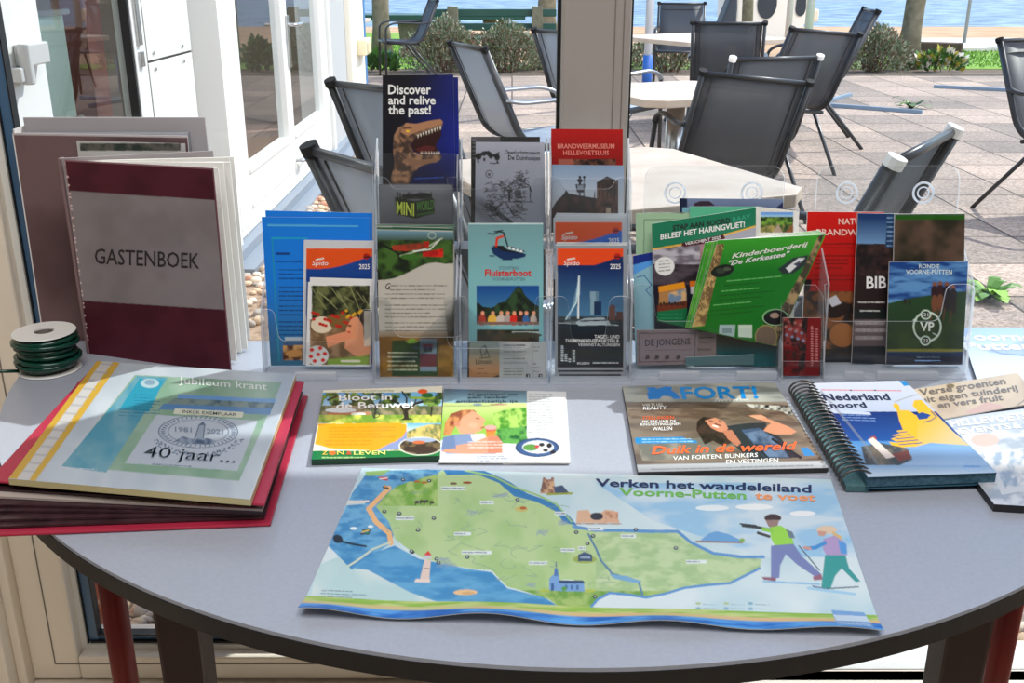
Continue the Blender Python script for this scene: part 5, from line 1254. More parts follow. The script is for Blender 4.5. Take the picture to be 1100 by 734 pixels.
def kind_f(A):
    A.poly([(771, 258), (886, 251), (833, 372), (742, 350)], (40, 128, 44)); m = A.mrect(700, 240, 900, 400)
    A.mix(m, (70, 150, 50), (14, 112, 30), (A.Y - 252) / 40)
    st = [(768, 262), (778, 262), (757, 350), (740, 352)]
    A.mottle(A.mpoly(st), (112, 92, 62), (170, 150, 104), 6, 3)
    for k in range(40):
        t = rd.random(); x = 771 - 28 * t + rd.uniform(-2, 7); y = 262 + 88 * t; A.line([(x, y), (x + rd.uniform(-6, 6), y + rd.uniform(2, 8))], .7, (196, 172, 118) if k % 2 else (90, 70, 44), .8)
    rt = [(886, 251), (872, 252), (866, 270), (848, 312), (836, 352), (834, 372)]
    A.mottle(A.mpoly([(879, 254), (886, 251), (834, 372), (822, 369), (840, 330), (862, 290)]), (70, 62, 48), (150, 132, 100), 6, 8)
    A.poly([(836, 289), (852, 277), (868, 274), (866, 284), (852, 294), (840, 294)], (46, 58, 60)); A.poly([(844, 288), (858, 277), (865, 277), (856, 286), (848, 293)], (186, 192, 196)); A.poly([(852, 284), (860, 280), (858, 287)], (70, 70, 90))
    A.ell(776, 291, 12.5, 6.5, (20, 34, 22), rot=-.25); A.ell(774, 291, 5, 3, (60, 70, 54)); A.ell(781, 289, 4, 2, (84, 92, 76))
    A.text('Kinderboerderij', (786, 277.5), (866, 264.8), 8, (186, 214, 180), up=(1.7, -5.4), bold=.05, shear=.1); A.text('"De Kerkestee"', (781, 285.5), (846, 275), 8, (196, 220, 190), up=(1.7, -5.4), bold=.05, shear=.1)
    for k, y in enumerate((296, 301, 307, 312, 317, 322, 328, 333)):
        x0 = 781 - k * 2.9; A.body(x0, y + 6, x0 + 58 - (k % 3) * 9, 1, 3, (120, 176, 116) if k in (0, 2, 5) else (16, 78, 26), 1.0, -.09, 20 + k, .85)
    A.ell(833, 341, 14, 8, (24, 22, 24), rot=-.3); A.ring(833, 341, 14, 9, 1.2, (150, 176, 146)); A.ell(832, 339, 5, 3, (150, 130, 120))
    A.ell(823, 362, 12, 13, (112, 98, 84)); A.ring(823, 362, 12, 13, 1, (150, 140, 90))
    A.poly([(773, 349), (790, 349), (789, 362), (772, 361)], (150, 168, 166)); A.rect(776, 352, 786, 358, (120, 140, 140)); A.poly([(793, 349), (808, 349), (808, 363), (793, 362)], (176, 192, 176))
kp = Plane((0, 1.2965, .80), (0, -1, -.06))
for k in range(5):
    n_ = (0, -1, -.06)
    pl = Plane((0, 1.2915 + .0035 * k, .80), n_); dx = -3.4 * k + (1.6 if k == 2 else 0); dy = 1.5 * k if k < 2 else 1.0 * k
    q = [(771 + dx, 258 + dy * .7), (886 + dx * .5 + 1, 252 - k * 1.1), (834 - k * .5, 372), (743 + dx * .5, 352)]
    lf(q, 0, (52, 132, 48), ['green children\'s farm leaflet tilted in front of the fan, with white slanted title', 'second green leaflet in the fan, its left edge just behind the front one', 'third green leaflet of the fan, peeking out left of the second', 'fourth green leaflet of the fan, peeking out further left', 'hindmost green leaflet of the fan, leftmost edge over the boat trip leaflet'][k], kind_f if k == 0 else (lambda A: A.mottle(A.mrect(700, 240, 900, 400), (60, 140, 44), (96, 160, 60), 9, 3) if True else None), th=.0012, pl=pl, grp='fanned green leaflets')
def f(A):
    A.rect(740, 365, 836, 400, (24, 74, 74)); A.mix(A.mrect(740, 350, 836, 400), (70, 64, 44), (16, 84, 88), (A.Y - 366) / 14)
lf([(745, 352), (836, 352), (836, 394), (745, 394)], 1.3025, (26, 78, 78), 'dark teal leaflet at the bottom of the wide green-filled holder', f)
def f(A):
    A.rect(752, 362, 766, 362.8, (60, 56, 56)); A.body(752, 363, 764, 2, 5, (80, 76, 74), 1.2, 0, 4); A.body(750, 375.5, 763, 1, 3, (90, 84, 80), 2.4, 0, 7)
lf([(748, 357), (769.5, 357.5), (769, 392), (748, 392)], 1.2985, (120, 110, 108), 'small beige card half hidden behind the white hand-lettered card', f, name='card', cat='card')
def f(A):
    A.line([(687, 358), (747, 358), (746, 388), (687, 389), (687, 358)], .9, (70, 64, 66)); A.text('DE JONGENS', (693, 371.8), (741.5, 369.8), 7, (46, 42, 44), bold=.01); A.body(694, 376.5, 742, 1, 3, (96, 90, 92), 1.0, -.02, 2)
    for x in (695, 705, 716, 728): A.poly([(x - 2, 386), (x - 1, 382), (x + 2, 381), (x + 3, 385), (x, 386.5)], (70, 64, 68))
lf([(683.5, 354.5), (750.5, 354), (748, 391), (684.5, 393)], 1.2935, (122, 112, 116), 'white hand-lettered card standing at the left front of the wide green-filled holder', f, name='card', cat='card')
lf([(736, 384), (810, 381), (810, 392), (737, 393)], 1.2905, (82, 108, 112), 'low grey-green strip card at the bottom front of the wide green-filled holder', None, name='card', cat='card')

# red card in the small pocket
def f(A):
    A.mottle(A.mrect(838, 338, 866, 410), (20, 20, 22), (130, 60, 60), 6, 3); A.mottle(A.mrect(838, 372, 858, 410), (120, 14, 20), (70, 22, 24), 7, 4)
    for k in range(26): A.ell(842 + (k * 7) % 22, 343 + (k * 11) % 42, 1.6, 1.6, [(150, 110, 100), (120, 130, 150), (60, 20, 24), (34, 44, 34)][k % 4])
    A.poly([(868, 341), (882, 341), (880, 405), (864, 405)], (116, 14, 22)); A.rect(840, 341, 842, 405, (96, 14, 20))
    for x, s_ in ((871.5, 1), (876.5, 2)): A.body(x, 348 + s_ * 3, x + 1.6, 20 - s_ * 3, 2.6, (196, 150, 150), 1.2, 0, s_)
lf([(841, 341.5), (882, 341.5), (881, 404), (841, 404)], 1.2665, (60, 26, 28), 'dark red photo card in the small clear pocket between the wide holders', f, name='card', cat='card', gain=GS * .85)

# ------------------------------------------------------------------ right-hand wide holder
def f(A):
    A.rect(860, 225, 945, 312, (178, 24, 20)); A.mix(A.mrect(860, 225, 945, 316), (186, 26, 20), (150, 14, 14), (A.Y - 228) / 80); A.mottle(A.mrect(855, 313, 945, 400), (40, 34, 34), (130, 90, 56), 10, 4); A.ell(895, 332, 16, 10, (44, 30, 26)); A.poly([(888, 322), (898, 317), (904, 326), (894, 330)], (178, 180, 186)); A.ell(905, 360, 14, 13, (150, 104, 60)); A.rect(860, 375, 945, 400, (22, 26, 36)); A.poly([(862, 300), (872, 300), (870, 312), (860, 316)], (36, 24, 26))
    A.text('NATUUR', (900.5, 241), (936, 241), 6.4, (216, 170, 160), bold=.04); A.text('BRANDWEER', (877, 252.5), (938, 253), 6.4, (216, 170, 160), bold=.04)
    A.body(885, 262, 919, 2, 4.4, (90, 10, 12), 1.3, 0, 4); A.body(876, 275, 918, 4, 4.3, (90, 10, 12), 1.3, 0, 5); A.body(874, 296, 917, 2, 4.4, (96, 10, 12), 1.3, 0, 6)
lf([(867.5, 227.5), (950, 228), (948, 395), (860, 395)], 1.327, (170, 22, 20), 'red fire brigade booklet with white capitals at the left of the right-hand holder', f, th=.003, gain=GS * .85)
def f(A):
    A.mix(A.mrect(915, 225, 965, 270), (30, 62, 104), (110, 140, 170), (A.Y - 234) / 32); A.mottle(A.mrect(915, 262, 965, 300), (30, 24, 30), (70, 52, 50), 9, 3); A.rect(915, 296, 965, 345, (40, 26, 28)); A.rect(915, 332, 965, 400, (22, 34, 34)); A.rect(915, 343, 965, 384, (92, 82, 84)); A.rect(915, 372, 965, 400, (16, 28, 40)); A.ell(924, 266, 3, 2, (22, 20, 24)); A.poly([(953, 231), (962, 231), (960, 266), (951, 266)], (40, 66, 96))
    for k in range(7): A.line([(953, 234 + 5 * k), (962, 234 + 5 * k)], 1.2, (120, 146, 176))
    A.text('BIBLIOTHEEK'[:3], (930.5, 310), (952, 309.5), 13, (196, 192, 192), bold=.04)
    A.body(922, 325, 950, 1, 3, (190, 190, 186), 1.3, 0, 2); A.body(924, 334, 950, 1, 3, (190, 190, 186), 1.3, 0, 3); A.body(920, 347, 950, 3, 8, (150, 146, 146), 4, 0, 4, .6)
lf([(921.5, 229), (975, 230), (960, 392), (915, 390)], 1.316, (40, 40, 46), 'dark leaflet with sky photo and large white letters, middle of the right-hand holder', f, th=.003)
def f(A):
    A.mix(A.mrect(955, 225, 1040, 262), (40, 46, 34), (70, 56, 48), (A.Y - 234) / 28); A.rect(955, 230, 1040, 236, (40, 90, 28)); A.rect(955, 228, 1040, 231, (90, 100, 92)); A.mottle(A.mrect(955, 236, 1040, 290), (48, 48, 38), (92, 76, 66), 26, 4)
lf([(961.5, 230), (1036.5, 229.5), (1034, 392), (957, 392)], 1.3085, (54, 52, 44), 'olive brown booklet with green top edge behind the round cycling-route leaflet', f, th=.004)
def f(A):
    A.mix(A.mrect(950, 278, 1045, 330), (18, 60, 112), (104, 140, 172), (A.Y - 284) / 42); A.mottle(A.mrect(950, 280, 1045, 322), (24, 68, 122), (92, 132, 170), 24, 5, sy=6); 
    hill = [(950, 327), (975, 321), (1000, 317), (1045, 312), (1045, 400), (950, 400)]
    A.mix(A.mpoly(hill), (44, 74, 46), (30, 58, 36), (A.Y - 318) / 50); A.mottle(A.mpoly([(950, 352), (1045, 345), (1045, 376), (950, 378)]), (34, 58, 36), (56, 76, 42), 12, 6); A.rect(950, 375, 1045, 380, (120, 118, 60)); A.mix(A.mrect(950, 378, 1045, 400), (20, 60, 92), (8, 26, 52), (A.Y - 378) / 8)
    for x, y in ((972, 324), (977, 325)): A.ell(x, y, 1.6, 3, (50, 40, 40))
    for x, y, c in ((1004, 306, (52, 34, 44)), (1010, 305, (60, 40, 44)), (1017, 306, (34, 30, 44)), (1024, 309, (40, 34, 46))): A.ell(x, y, 2.6, 3, (120, 84, 70)); A.ell(x, y + 8, 4, 7, c); A.ell(x, y + 20, 3.6, 9, (110, 76, 58) if x < 1012 else (44, 36, 42)); A.line([(x - 2, y + 26), (x - 4, y + 38)], 1.6, (96, 64, 50))
    A.ring(996, 351, 15.5, 16.5, 1.9, (172, 184, 176)); A.ell(994.5, 338, 5.8, 5.4, (172, 184, 176)); A.ell(994.5, 338, 4.2, 3.9, (44, 64, 54)); A.ell(994, 366, 5.8, 5.4, (172, 184, 176)); A.ell(994, 366, 4.2, 3.9, (40, 60, 46)); A.text('21', (992, 339.8), (997, 339.8), 3.6, (190, 200, 192), bold=.04); A.text('23', (991.5, 367.8), (996.5, 367.8), 3.6, (190, 200, 192), bold=.04); A.text('VP', (988, 355.5), (1003.5, 355.5), 9.5, (182, 192, 184), bold=.05); A.poly([(980, 344), (985, 341), (985, 346)], (172, 184, 176))
    A.line([(1002, 358), (1006, 360)], 1, (172, 184, 176)); A.text('RONDJE', (987, 288), (1009, 288.3), 4.4, (176, 190, 204), bold=.05); A.text('VOORNE-PUTTEN', (973, 294.3), (1022.5, 294.6), 4.8, (176, 190, 204), bold=.05)
    A.body(985, 384, 1010, 1, 3, (120, 140, 150), .9, 0, 4); A.line([(983, 387.5), (1010, 387.5)], 1, (120, 150, 190))
lf([(955.5, 281.5), (1040, 281), (1034, 391.5), (952, 391)], 1.2985, (20, 60, 100), 'blue and green leaflet with a white round route sign, front of the right-hand holder', f, th=.003)
# ------------------------------------------------------------------ magazines and papers lying on the table
def wv1(u, v): return .0012 * np.sin(u * 3.1) * (1 - v)
A = Art([(347.5, 419.5), (475.5, 415), (472.5, 490), (334.5, 494)], flat(TZ + .0075), bg=(226, 224, 206), gain=1.15, k=1.3)
ph = A.mrect(330, 422, 480, 455)
A.mix(ph, (70, 150, 206), (190, 214, 224), (A.Y - 422) / 22)
lf_ = (vnoise(A.X, A.Y, 9, 4) + .12 * vnoise(A.X, A.Y, 3, 5)) > .50 + .0 * A.X
A.mottle(ph & lf_ & (A.Y < 442), (24, 58, 22), (110, 142, 60), 4, 6)
A.mottle(A.mrect(330, 436, 480, 446), (150, 140, 110), (84, 96, 60), 6, 7); A.ell(375, 445, 24, 3, (176, 120, 90)); A.ell(366, 441, 17, 2.6, (206, 212, 216)); A.ell(385, 445, 8, 2, (220, 220, 214)); A.rect(352, 447, 476, 455, (140, 170, 62)); A.mottle(A.mrect(330, 446, 480, 455), (110, 150, 50), (190, 196, 90), 8, 8)
br_ = (40, 34, 22)
A.poly([(429, 452), (434, 449), (433, 440), (438, 440), (439, 449), (444, 451)], br_)
for pts, w in (([(434, 442), (429, 434), (418, 428), (404, 424)], 2.2), ([(437, 441), (446, 434), (460, 430), (472, 429)], 2.6), ([(436, 440), (437, 428), (432, 421)], 1.8), ([(445, 435), (448, 426)], 1.3), ([(402, 449), (404, 438), (398, 430), (384, 427)], 1.8), ([(404, 438), (410, 428)], 1.4), ([(463, 447), (464, 437), (468, 432)], 1.4), ([(352, 430), (362, 426)], 2)): A.line(pts, w, br_)
A.mottle(A.mrect(452, 424, 476, 437) & lf_, (50, 84, 34), (120, 150, 70), 4, 9)
A.ring(404, 446, 4, 3.2, 1, (40, 36, 30))
A.text('Bloot in', (364, 431), (421, 430), 6.6, (240, 240, 236), bold=.03); A.text('de Betuwe!', (361, 440), (444, 438.5), 7, (240, 240, 236), bold=.035)
A.body(367, 420.5, 436, 1, 3, (150, 160, 120), 1.4, -.01, 3)
A.rect(441, 421.5, 467, 429, (126, 190, 226)); A.rect(441, 426.5, 467, 429, (150, 190, 60)); A.ell(454, 420.8, 5.4, 2.6, (232, 92, 34)); A.ell(459, 425, 6.5, 2.8, (40, 110, 48))
A.poly([(342, 455.5)] + [(436 + .8 * math.sin(k), 455.5 + k * 0) for k in (0,)] + [(437 - 1.2 * (k / 8) ** 2 * 12, 459 + k * 3.1) for k in range(9)] + [(400, 484.5), (360, 482), (339, 478)], (250, 156, 16))
A.mix(A.mrect(437, 455, 476, 470) & (A.X > 436 - (A.Y - 455) * .0), (84, 168, 220), (206, 220, 220), (A.Y - 455) / 9); A.mottle(A.mpoly([(437, 464), (450, 459), (462, 456), (476, 456), (476, 484), (410, 484), (425, 476)]), (84, 110, 70), (206, 184, 110), 6, 5)
A.poly([(432, 470), (437, 462), (437, 482), (404, 484.4)], (130, 146, 186))
A.poly([(343, 455.5), (430, 454.5), (435, 458), (436.5, 463), (433, 469), (425, 474.5), (410, 479.5), (392, 483), (372, 483.5), (354, 482), (338, 477)], (250, 156, 16))
A.poly([(337, 480), (360, 482.5), (400, 484.5), (337, 486)], (226, 222, 200))
A.rect(330, 484.5, 480, 500, (20, 116, 58)); A.ell(452, 479.5, 23.5, 10, (226, 226, 216)); A.mottle(A.mell(452, 479.5, 22.4, 9.2), (44, 34, 30), (112, 96, 66), 6, 6); A.ell(452, 473, 16, 2.6, (150, 166, 190)); A.ell(450, 475.5, 7, 1.8, (190, 104, 60)); A.ell(452, 483, 18, 3.6, (60, 42, 32))
A.body(354, 460, 424, 4, 3.4, (210, 122, 8), 1.1, -.01, 5); A.body(350, 474, 400, 2, 3.6, (210, 122, 8), 1.1, 0, 6)
for t, x0, x1, c in (('Z', 346, 352, (226, 190, 80)), ('N', 362, 369.5, (226, 200, 90)), ('LEVEN', 380, 414, (226, 226, 120))): A.text(t, (x0, 489), (x1, 488.8), 4, c, bold=.07)
A.ell(357, 486.8, 3.6, 2.0, (240, 110, 30)); A.text('&', (372, 489), (378, 488.9), 4, (206, 84, 50), bold=.06); A.body(346, 491.8, 392, 1, 3, (190, 214, 150), 1.1, 0, 7)
sheet('magazine', A, 'small green and orange naturist magazine with tree photo, lying left of the ice cream leaflet', 'magazine', th=.0068, edge=mat('magazine_edge', (26, 66, 44), .5), pm=M['printgloss'])

A = Art([(477, 418), (606.5, 421), (612, 497.5), (471.5, 497)], flat(TZ + .003), bg=(226, 228, 232), gain=1.0, k=1.3)
sk = [(481, 420), (566, 422), (566, 434), (480, 433)]
A.mix(A.mrect(470, 415, 567, 434), (78, 104, 122), (150, 190, 206), (A.Y - 419) / 13); A.mix(A.mrect(470, 433, 567, 473), (206, 222, 150), (150, 196, 84), (A.Y - 434) / 20)
A.mottle(A.mpoly([(530, 444), (545, 440), (566, 438), (566, 477), (532, 476)]), (74, 150, 40), (176, 216, 110), 6, 5); A.mottle(A.mpoly([(534, 462), (566, 458), (566, 478), (534, 476)]), (24, 104, 50), (100, 170, 80), 5, 7)
A.ell(513, 435, 5, 1, (120, 150, 180)); A.ell(536, 435, 10, .9, (190, 150, 130))
A.poly([(476, 468), (478, 455), (484, 445), (496, 440.5), (509, 440.5), (512, 443), (500, 447), (490, 456), (484, 468)], (176, 104, 58)); A.mottle(A.mpoly([(476, 468), (478, 455), (484, 445), (496, 440.5), (509, 440.5), (498, 447), (489, 456), (484, 468)]), (146, 78, 42), (206, 146, 88), 5, 3)
A.poly([(508, 441.5), (515, 446), (520, 450), (522, 453), (519, 454.5), (520, 457), (517.5, 459), (518, 462), (513, 465), (504, 467), (494, 466), (490, 458), (497, 448)], (226, 164, 130)); A.ell(491, 456, 3.4, 2.6, (216, 140, 106)); A.line([(511, 449.5), (515, 450)], 1, (110, 70, 50)); A.line([(517, 460), (521, 459)], 1.4, (180, 60, 60)); A.ell(508, 457, 5, 3, (234, 176, 146))
A.poly([(520, 459), (527, 457), (534, 459), (531, 466), (524, 466)], (206, 96, 66)); A.poly([(522, 464), (533, 463), (530, 470), (523, 470)], (216, 140, 60)); A.ell(527, 459.5, 6.5, 2.6, (214, 170, 164))
A.poly([(474, 484), (476, 470), (490, 467), (508, 466), (522, 470), (538, 476), (540, 485), (532, 488), (500, 488), (480, 488)], (130, 150, 186)); A.poly([(505, 467), (520, 466), (524, 474), (508, 474)], (232, 232, 234)); A.poly([(474, 486), (482, 480), (506, 476), (522, 470), (530, 468), (538, 474), (540, 487), (500, 488)], (218, 156, 128)); A.poly([(524, 470), (534, 468), (540, 476), (539, 487), (524, 487)], (206, 134, 106)); A.poly([(476, 470), (488, 468), (490, 482), (474, 483)], (110, 132, 172))
A.body(503, 475, 540, 3, 3, (236, 226, 220), 1, .0, 4); A.rect(470, 488, 567, 498, (226, 228, 232))
for t, y, xe in (('Al genietend van', 425.5, 556), ('een lekker', 428.7, 547), ('ambachtelijk ijs', 433, 556)): A.text(t, (502 if y < 430 else 490, y), (xe, y - .3), 2.6, (34, 66, 84), bold=.03)
A.rect(566, 419, 612, 470, (226, 228, 232)); A.body(568, 424, 594, 6, 2.6, (150, 160, 160), .8, 0, 4); A.body(568, 441, 594, 7, 2.7, (140, 146, 150), .8, 0, 5); A.body(567, 462, 596, 2, 2.6, (140, 146, 150), .8, 0, 6)
A.ell(577, 481, 23.5, 10.2, (58, 92, 140)); A.ring(577, 481, 23.5, 10.2, 2, (40, 70, 110)); A.ell(578, 480.5, 17, 7, (214, 220, 226)); A.ell(570, 481, 8, 3.6, (96, 150, 70)); A.ell(585, 481, 7, 5, (240, 240, 240)); A.ell(582, 478, 3, 2, (20, 20, 24)); A.ell(590, 479, 3, 2.6, (24, 24, 28)); A.ell(586, 484, 3, 1.6, (20, 20, 24)); A.ell(577, 480, 2.6, 1.6, (196, 60, 70)); A.ell(594, 486, 3, 2, (24, 24, 28))
A.body(512, 490.5, 556, 3, 2.4, (90, 110, 150), .9, .0, 8)
leaf = sheet('leaflet', A, 'white leaflet with a child eating ice cream, right of the orange and green magazine', 'leaflet', th=.0012, pm=M['print'])
A = Art([(600, 421), (608, 421), (612.5, 497), (540, 498.5)], flat(TZ + .0014), bg=(232, 234, 238), gain=1.0)
sheet('leaflet', A, 'white leaflet whose edge shows directly under the ice cream leaflet', 'leaflet', th=.001)

# fortress magazine
A = Art([(668.5, 415), (831.5, 410.5), (890, 503), (685.5, 507.5)], flat(TZ + .0062), bg=(150, 150, 146), gain=GT, k=1.2)
A.mix(A.mrect(660, 405, 900, 428), (150, 154, 154), (112, 112, 108), (A.Y - 412) / 16); A.mottle(A.mrect(660, 427, 900, 500), (96, 84, 74), (128, 116, 102), 40, 4, sy=6); A.mottle(A.mrect(660, 405, 900, 432), (132, 136, 132), (168, 170, 164), 30, 6, sy=7)
A.mottle(A.mpoly([(800, 434), (850, 437), (856, 446), (838, 446), (812, 441)]), (40, 42, 40), (186, 186, 176), 4, 4); A.mottle(A.mpoly([(675, 440), (760, 434), (840, 442), (855, 452), (678, 450)]), (88, 72, 60), (120, 104, 88), 20, 5, sy=4)
A.mottle(A.mpoly([(684, 474), (760, 470), (770, 492), (690, 495)]), (108, 108, 100), (140, 136, 124), 16, 8)
hair = [(748, 462), (749, 452), (756, 448), (768, 450), (776, 456), (780, 466), (786, 476), (778, 480), (766, 474), (757, 478)]
A.poly(hair, (40, 28, 26)); A.mottle(A.mpoly(hair), (32, 22, 20), (66, 48, 42), 6, 3)
A.poly([(780, 458), (800, 455), (822, 454), (826, 462), (838, 470), (846, 480), (858, 492), (806, 494), (790, 480)], (48, 50, 56)); A.poly([(796, 462), (816, 460), (834, 472), (848, 492), (822, 492)], (66, 84, 112)); A.mottle(A.mpoly([(800, 466), (818, 462), (836, 474), (846, 491), (826, 491)]), (56, 72, 98), (100, 120, 146), 8, 5)
A.poly([(757, 452), (768, 449), (778, 453), (782, 460), (779, 465), (772, 464), (764, 460)], (190, 132, 104)); A.line([(768, 455.5), (774, 457.5)], 1.2, (96, 44, 38)); A.line([(766, 457.4), (771, 459)], 1.6, (232, 220, 210)); A.line([(762, 452), (766, 453)], .9, (70, 44, 36)); A.line([(772, 452), (775, 454)], .9, (70, 44, 36))
A.poly([(776, 463), (786, 462), (796, 476), (792, 480), (782, 472)], (176, 118, 92))
A.poly([(804, 447), (816, 447), (830, 452), (846, 458), (856, 464), (850, 467), (832, 467), (820, 463), (824, 458), (828, 455), (816, 451)], (196, 140, 110)); A.poly([(804, 446.5), (818, 446), (824, 449), (814, 451)], (206, 152, 122))
A.line([(830, 472), (860, 492)], 3, (34, 38, 46)); A.line([(812, 478), (826, 494)], 2.4, (36, 40, 48)); A.poly([(860, 481), (868, 481), (876, 490), (864, 490)], (56, 130, 186))
A.poly([(697, 429.5), (695, 424), (697, 420), (694, 417), (702, 416), (706, 418), (714, 415.5), (722, 415.5), (721, 419), (728, 424), (731, 428.5), (724, 429), (720, 426), (712, 425.5), (708, 429)], (20, 120, 194)); A.text('FORT!', (733, 429), (815, 428), 14, (20, 128, 200), up=(-3.2, -12.5), bold=.05)
for k in range(9): A.line([(768 + 4 * k, 431.4 - k * .15), (771 + 4 * k, 427.4 + (k % 3) * .8), (772 + 4 * k, 431 - k * .1)], .8, (206, 208, 204))
A.text('VIRTUAL', (690, 437.5), (713, 436.5), 3, (206, 206, 200), bold=.03); A.text('REALITY', (691, 441), (716, 440), 3.4, (230, 230, 226), bold=.05)
A.text('STELLINGEN', (690, 451.5), (724, 450.8), 3.6, (206, 84, 40), bold=.06); A.text('PIK ERE VAN DE', (690, 455), (726, 454.3), 2.8, (230, 230, 226), bold=.05); A.text('RINGVESTINGLIJNEN', (688, 458), (731, 457.3), 2.6, (230, 230, 226), bold=.05); A.text('WALLEN', (701, 463), (722, 462.6), 3.6, (232, 232, 226), bold=.06)
A.poly([(682, 470.5), (734, 469.5), (737, 472), (748, 473.5), (749, 476), (683, 477)], (30, 130, 186)); A.body(690, 472.3, 744, 2, 2.8, (170, 206, 226), .9, -.01, 4)
A.text('Duik in de wereld', (700, 488.5), (853, 483.5), 8.5, (224, 98, 52), bold=.045, shear=.35)
A.text('VAN FORTEN, BUNKERS', (723, 495), (814, 491.4), 4.4, (232, 232, 230), bold=.03); A.text('EN VESTINGEN', (780, 499), (836, 496.8), 4.2, (236, 236, 232), bold=.06)
A.poly([(684, 499.5), (886, 495), (892, 505), (684, 509)], (176, 180, 184)); A.body(700, 504.6, 874, 1, 3, (120, 124, 130), 1.1, -.024, 6)
sheet('magazine', A, 'fortress magazine with a reclining long-haired person and blue title, in front of the wide holder', 'magazine', th=.0052, edge=mat('magazine_pages', (44, 42, 44), .5), pm=M['printgloss'])

# ------------------------------------------------------------------ large hiking map
def mw(u, v):
    return .0011 + .0011 * np.sin(u * 17 + 2 * v) * np.clip((v - .7) * 3, 0, 1) + .0004 * np.sin(u * 9 + 6 * v) * np.sin(7 * v + 2 * u) + .0045 * np.clip((v - .84) / .16, 0, 1) ** 2 * (1.25 + .75 * np.sin(u * 21 + 1))
A = Art([(389, 504), (892.5, 516.5), (948.5, 685), (320.5, 664)], flat(TZ + .0012), bg=(186, 206, 216), gain=1.1, k=1.15)
al_ = A.mrect(0, 400, 1100, 734)
A.mottle(al_, (182, 206, 214), (204, 218, 222), 60, 3); A.mottle(A.mpoly([(640, 520), (900, 520), (930, 600), (820, 600), (700, 560)]), (150, 190, 218), (196, 212, 222), 46, 8, sy=14)
A.mottle(A.mpoly([(340, 610), (386, 590), (500, 660), (330, 668)]), (176, 204, 206), (200, 214, 214), 40, 7)
sea = [(389, 506), (476, 505), (470, 515), (425, 540), (430, 590), (388, 590), (370, 612), (352, 585), (372, 545)]
A.poly([(378, 532), (395, 508), (470, 507), (430, 540), (424, 548), (421, 585), (398, 596), (378, 614), (351, 586), (362, 574), (370, 550)], (66, 140, 188))
A.poly([(378, 612), (398, 597), (424, 588), (450, 602), (500, 612), (528, 616), (545, 634), (585, 644), (612, 661), (490, 656), (440, 637), (395, 614)], (70, 144, 192))
A.mottle(A.mpoly([(378, 532), (395, 508), (470, 507), (430, 540), (421, 585), (378, 614), (351, 586), (370, 550)]), (62, 134, 184), (106, 166, 204), 12, 5, sy=5); A.mottle(A.mpoly([(378, 612), (398, 597), (424, 588), (450, 602), (500, 612), (528, 616), (545, 634), (585, 644), (612, 661), (490, 656), (440, 637), (395, 614)]), (66, 138, 188), (98, 162, 202), 22, 6, sy=6)
A.poly([(368, 545), (392, 543), (394, 540), (372, 539)], (190, 206, 206)); A.line([(372, 541), (396, 540)], 2, (226, 206, 196))
land = [(480, 505), (496, 506), (512, 508), (528, 512), (545, 520), (560, 531), (580, 536), (598, 545), (610, 556), (616, 566), (640, 569), (660, 572), (700, 572), (728, 572), (742, 584), (760, 594), (790, 600), (818, 602), (816, 613), (800, 620), (784, 628), (760, 630), (735, 633), (715, 639), (694, 643), (676, 640), (655, 638), (642, 645), (630, 659), (606, 658), (590, 646), (566, 638), (545, 632), (528, 614), (505, 612), (480, 608), (456, 602), (436, 590), (424, 580), (418, 562), (404, 546), (414, 534), (426, 524), (448, 516), (466, 511)]
A.mottle(A.mpoly(land), (160, 190, 130), (176, 200, 148), 26, 9); A.mottle(A.mpoly(land) & (A.X < 470) & (A.Y < 545), (116, 164, 66), (164, 192, 116), 9, 4); A.mottle(A.mpoly(land) & (A.X > 640), (160, 188, 138), (184, 204, 160), 14, 6, sy=6); A.mottle(A.mpoly(land) & (A.Y > 636), (110, 156, 66), (160, 186, 110), 9, 7)
A.poly([(470, 508), (480, 505), (448, 508), (430, 518), (444, 519)], (52, 126, 178)); A.mottle(A.mpoly([(395, 508), (475, 505), (470, 511), (440, 518), (410, 516)]), (44, 116, 172), (120, 176, 206), 9, 4, sy=4); A.poly([(392, 508), (420, 506), (410, 512), (394, 513)], (140, 176, 110))
A.poly([(476, 506), (520, 507), (548, 519), (566, 531), (592, 540), (612, 556), (620, 566), (606, 563), (596, 550), (576, 540), (552, 534), (536, 520), (512, 511), (480, 512)], (56, 124, 178)); A.line([(500, 507), (530, 513), (552, 524), (578, 533), (598, 543), (614, 562)], 2.0, (150, 186, 120))
A.line([(616, 567), (640, 571), (668, 571), (702, 572), (728, 572), (742, 584), (766, 596), (796, 600), (820, 600)], 3.2, (96, 146, 196)); A.line([(630, 659), (642, 645), (655, 638), (676, 640), (694, 643), (715, 639), (735, 633), (760, 630), (784, 628), (816, 612)], 2.6, (92, 144, 198)); A.line([(632, 575), (640, 590), (646, 604), (658, 618), (686, 626), (690, 640)], 2.2, (90, 130, 160)); A.poly([(654, 618), (672, 620), (690, 626), (684, 628), (660, 623)], (120, 166, 200))
A.line([(418, 526), (404, 540), (398, 546)], 5, (224, 178, 124)); A.line([(396, 548), (404, 562), (418, 574), (420, 585)], 5.5, (224, 178, 124)); A.line([(420, 584), (400, 592), (384, 604), (374, 610)], 2.2, (196, 206, 186))
rm = random.Random(5)
for k in range(34):
    x = rm.uniform(430, 640); y = rm.uniform(520, 640); pts = [(x, y)]
    if not A.mpoly(land)[np.unravel_index(np.argmin((A.X - x) ** 2 + (A.Y - y) ** 2), A.X.shape)]: continue
    for j in range(4): x += rm.uniform(-12, 14); y += rm.uniform(-5, 6); pts.append((x, y))
    A.line(pts, .8, (130, 160, 140), .7)
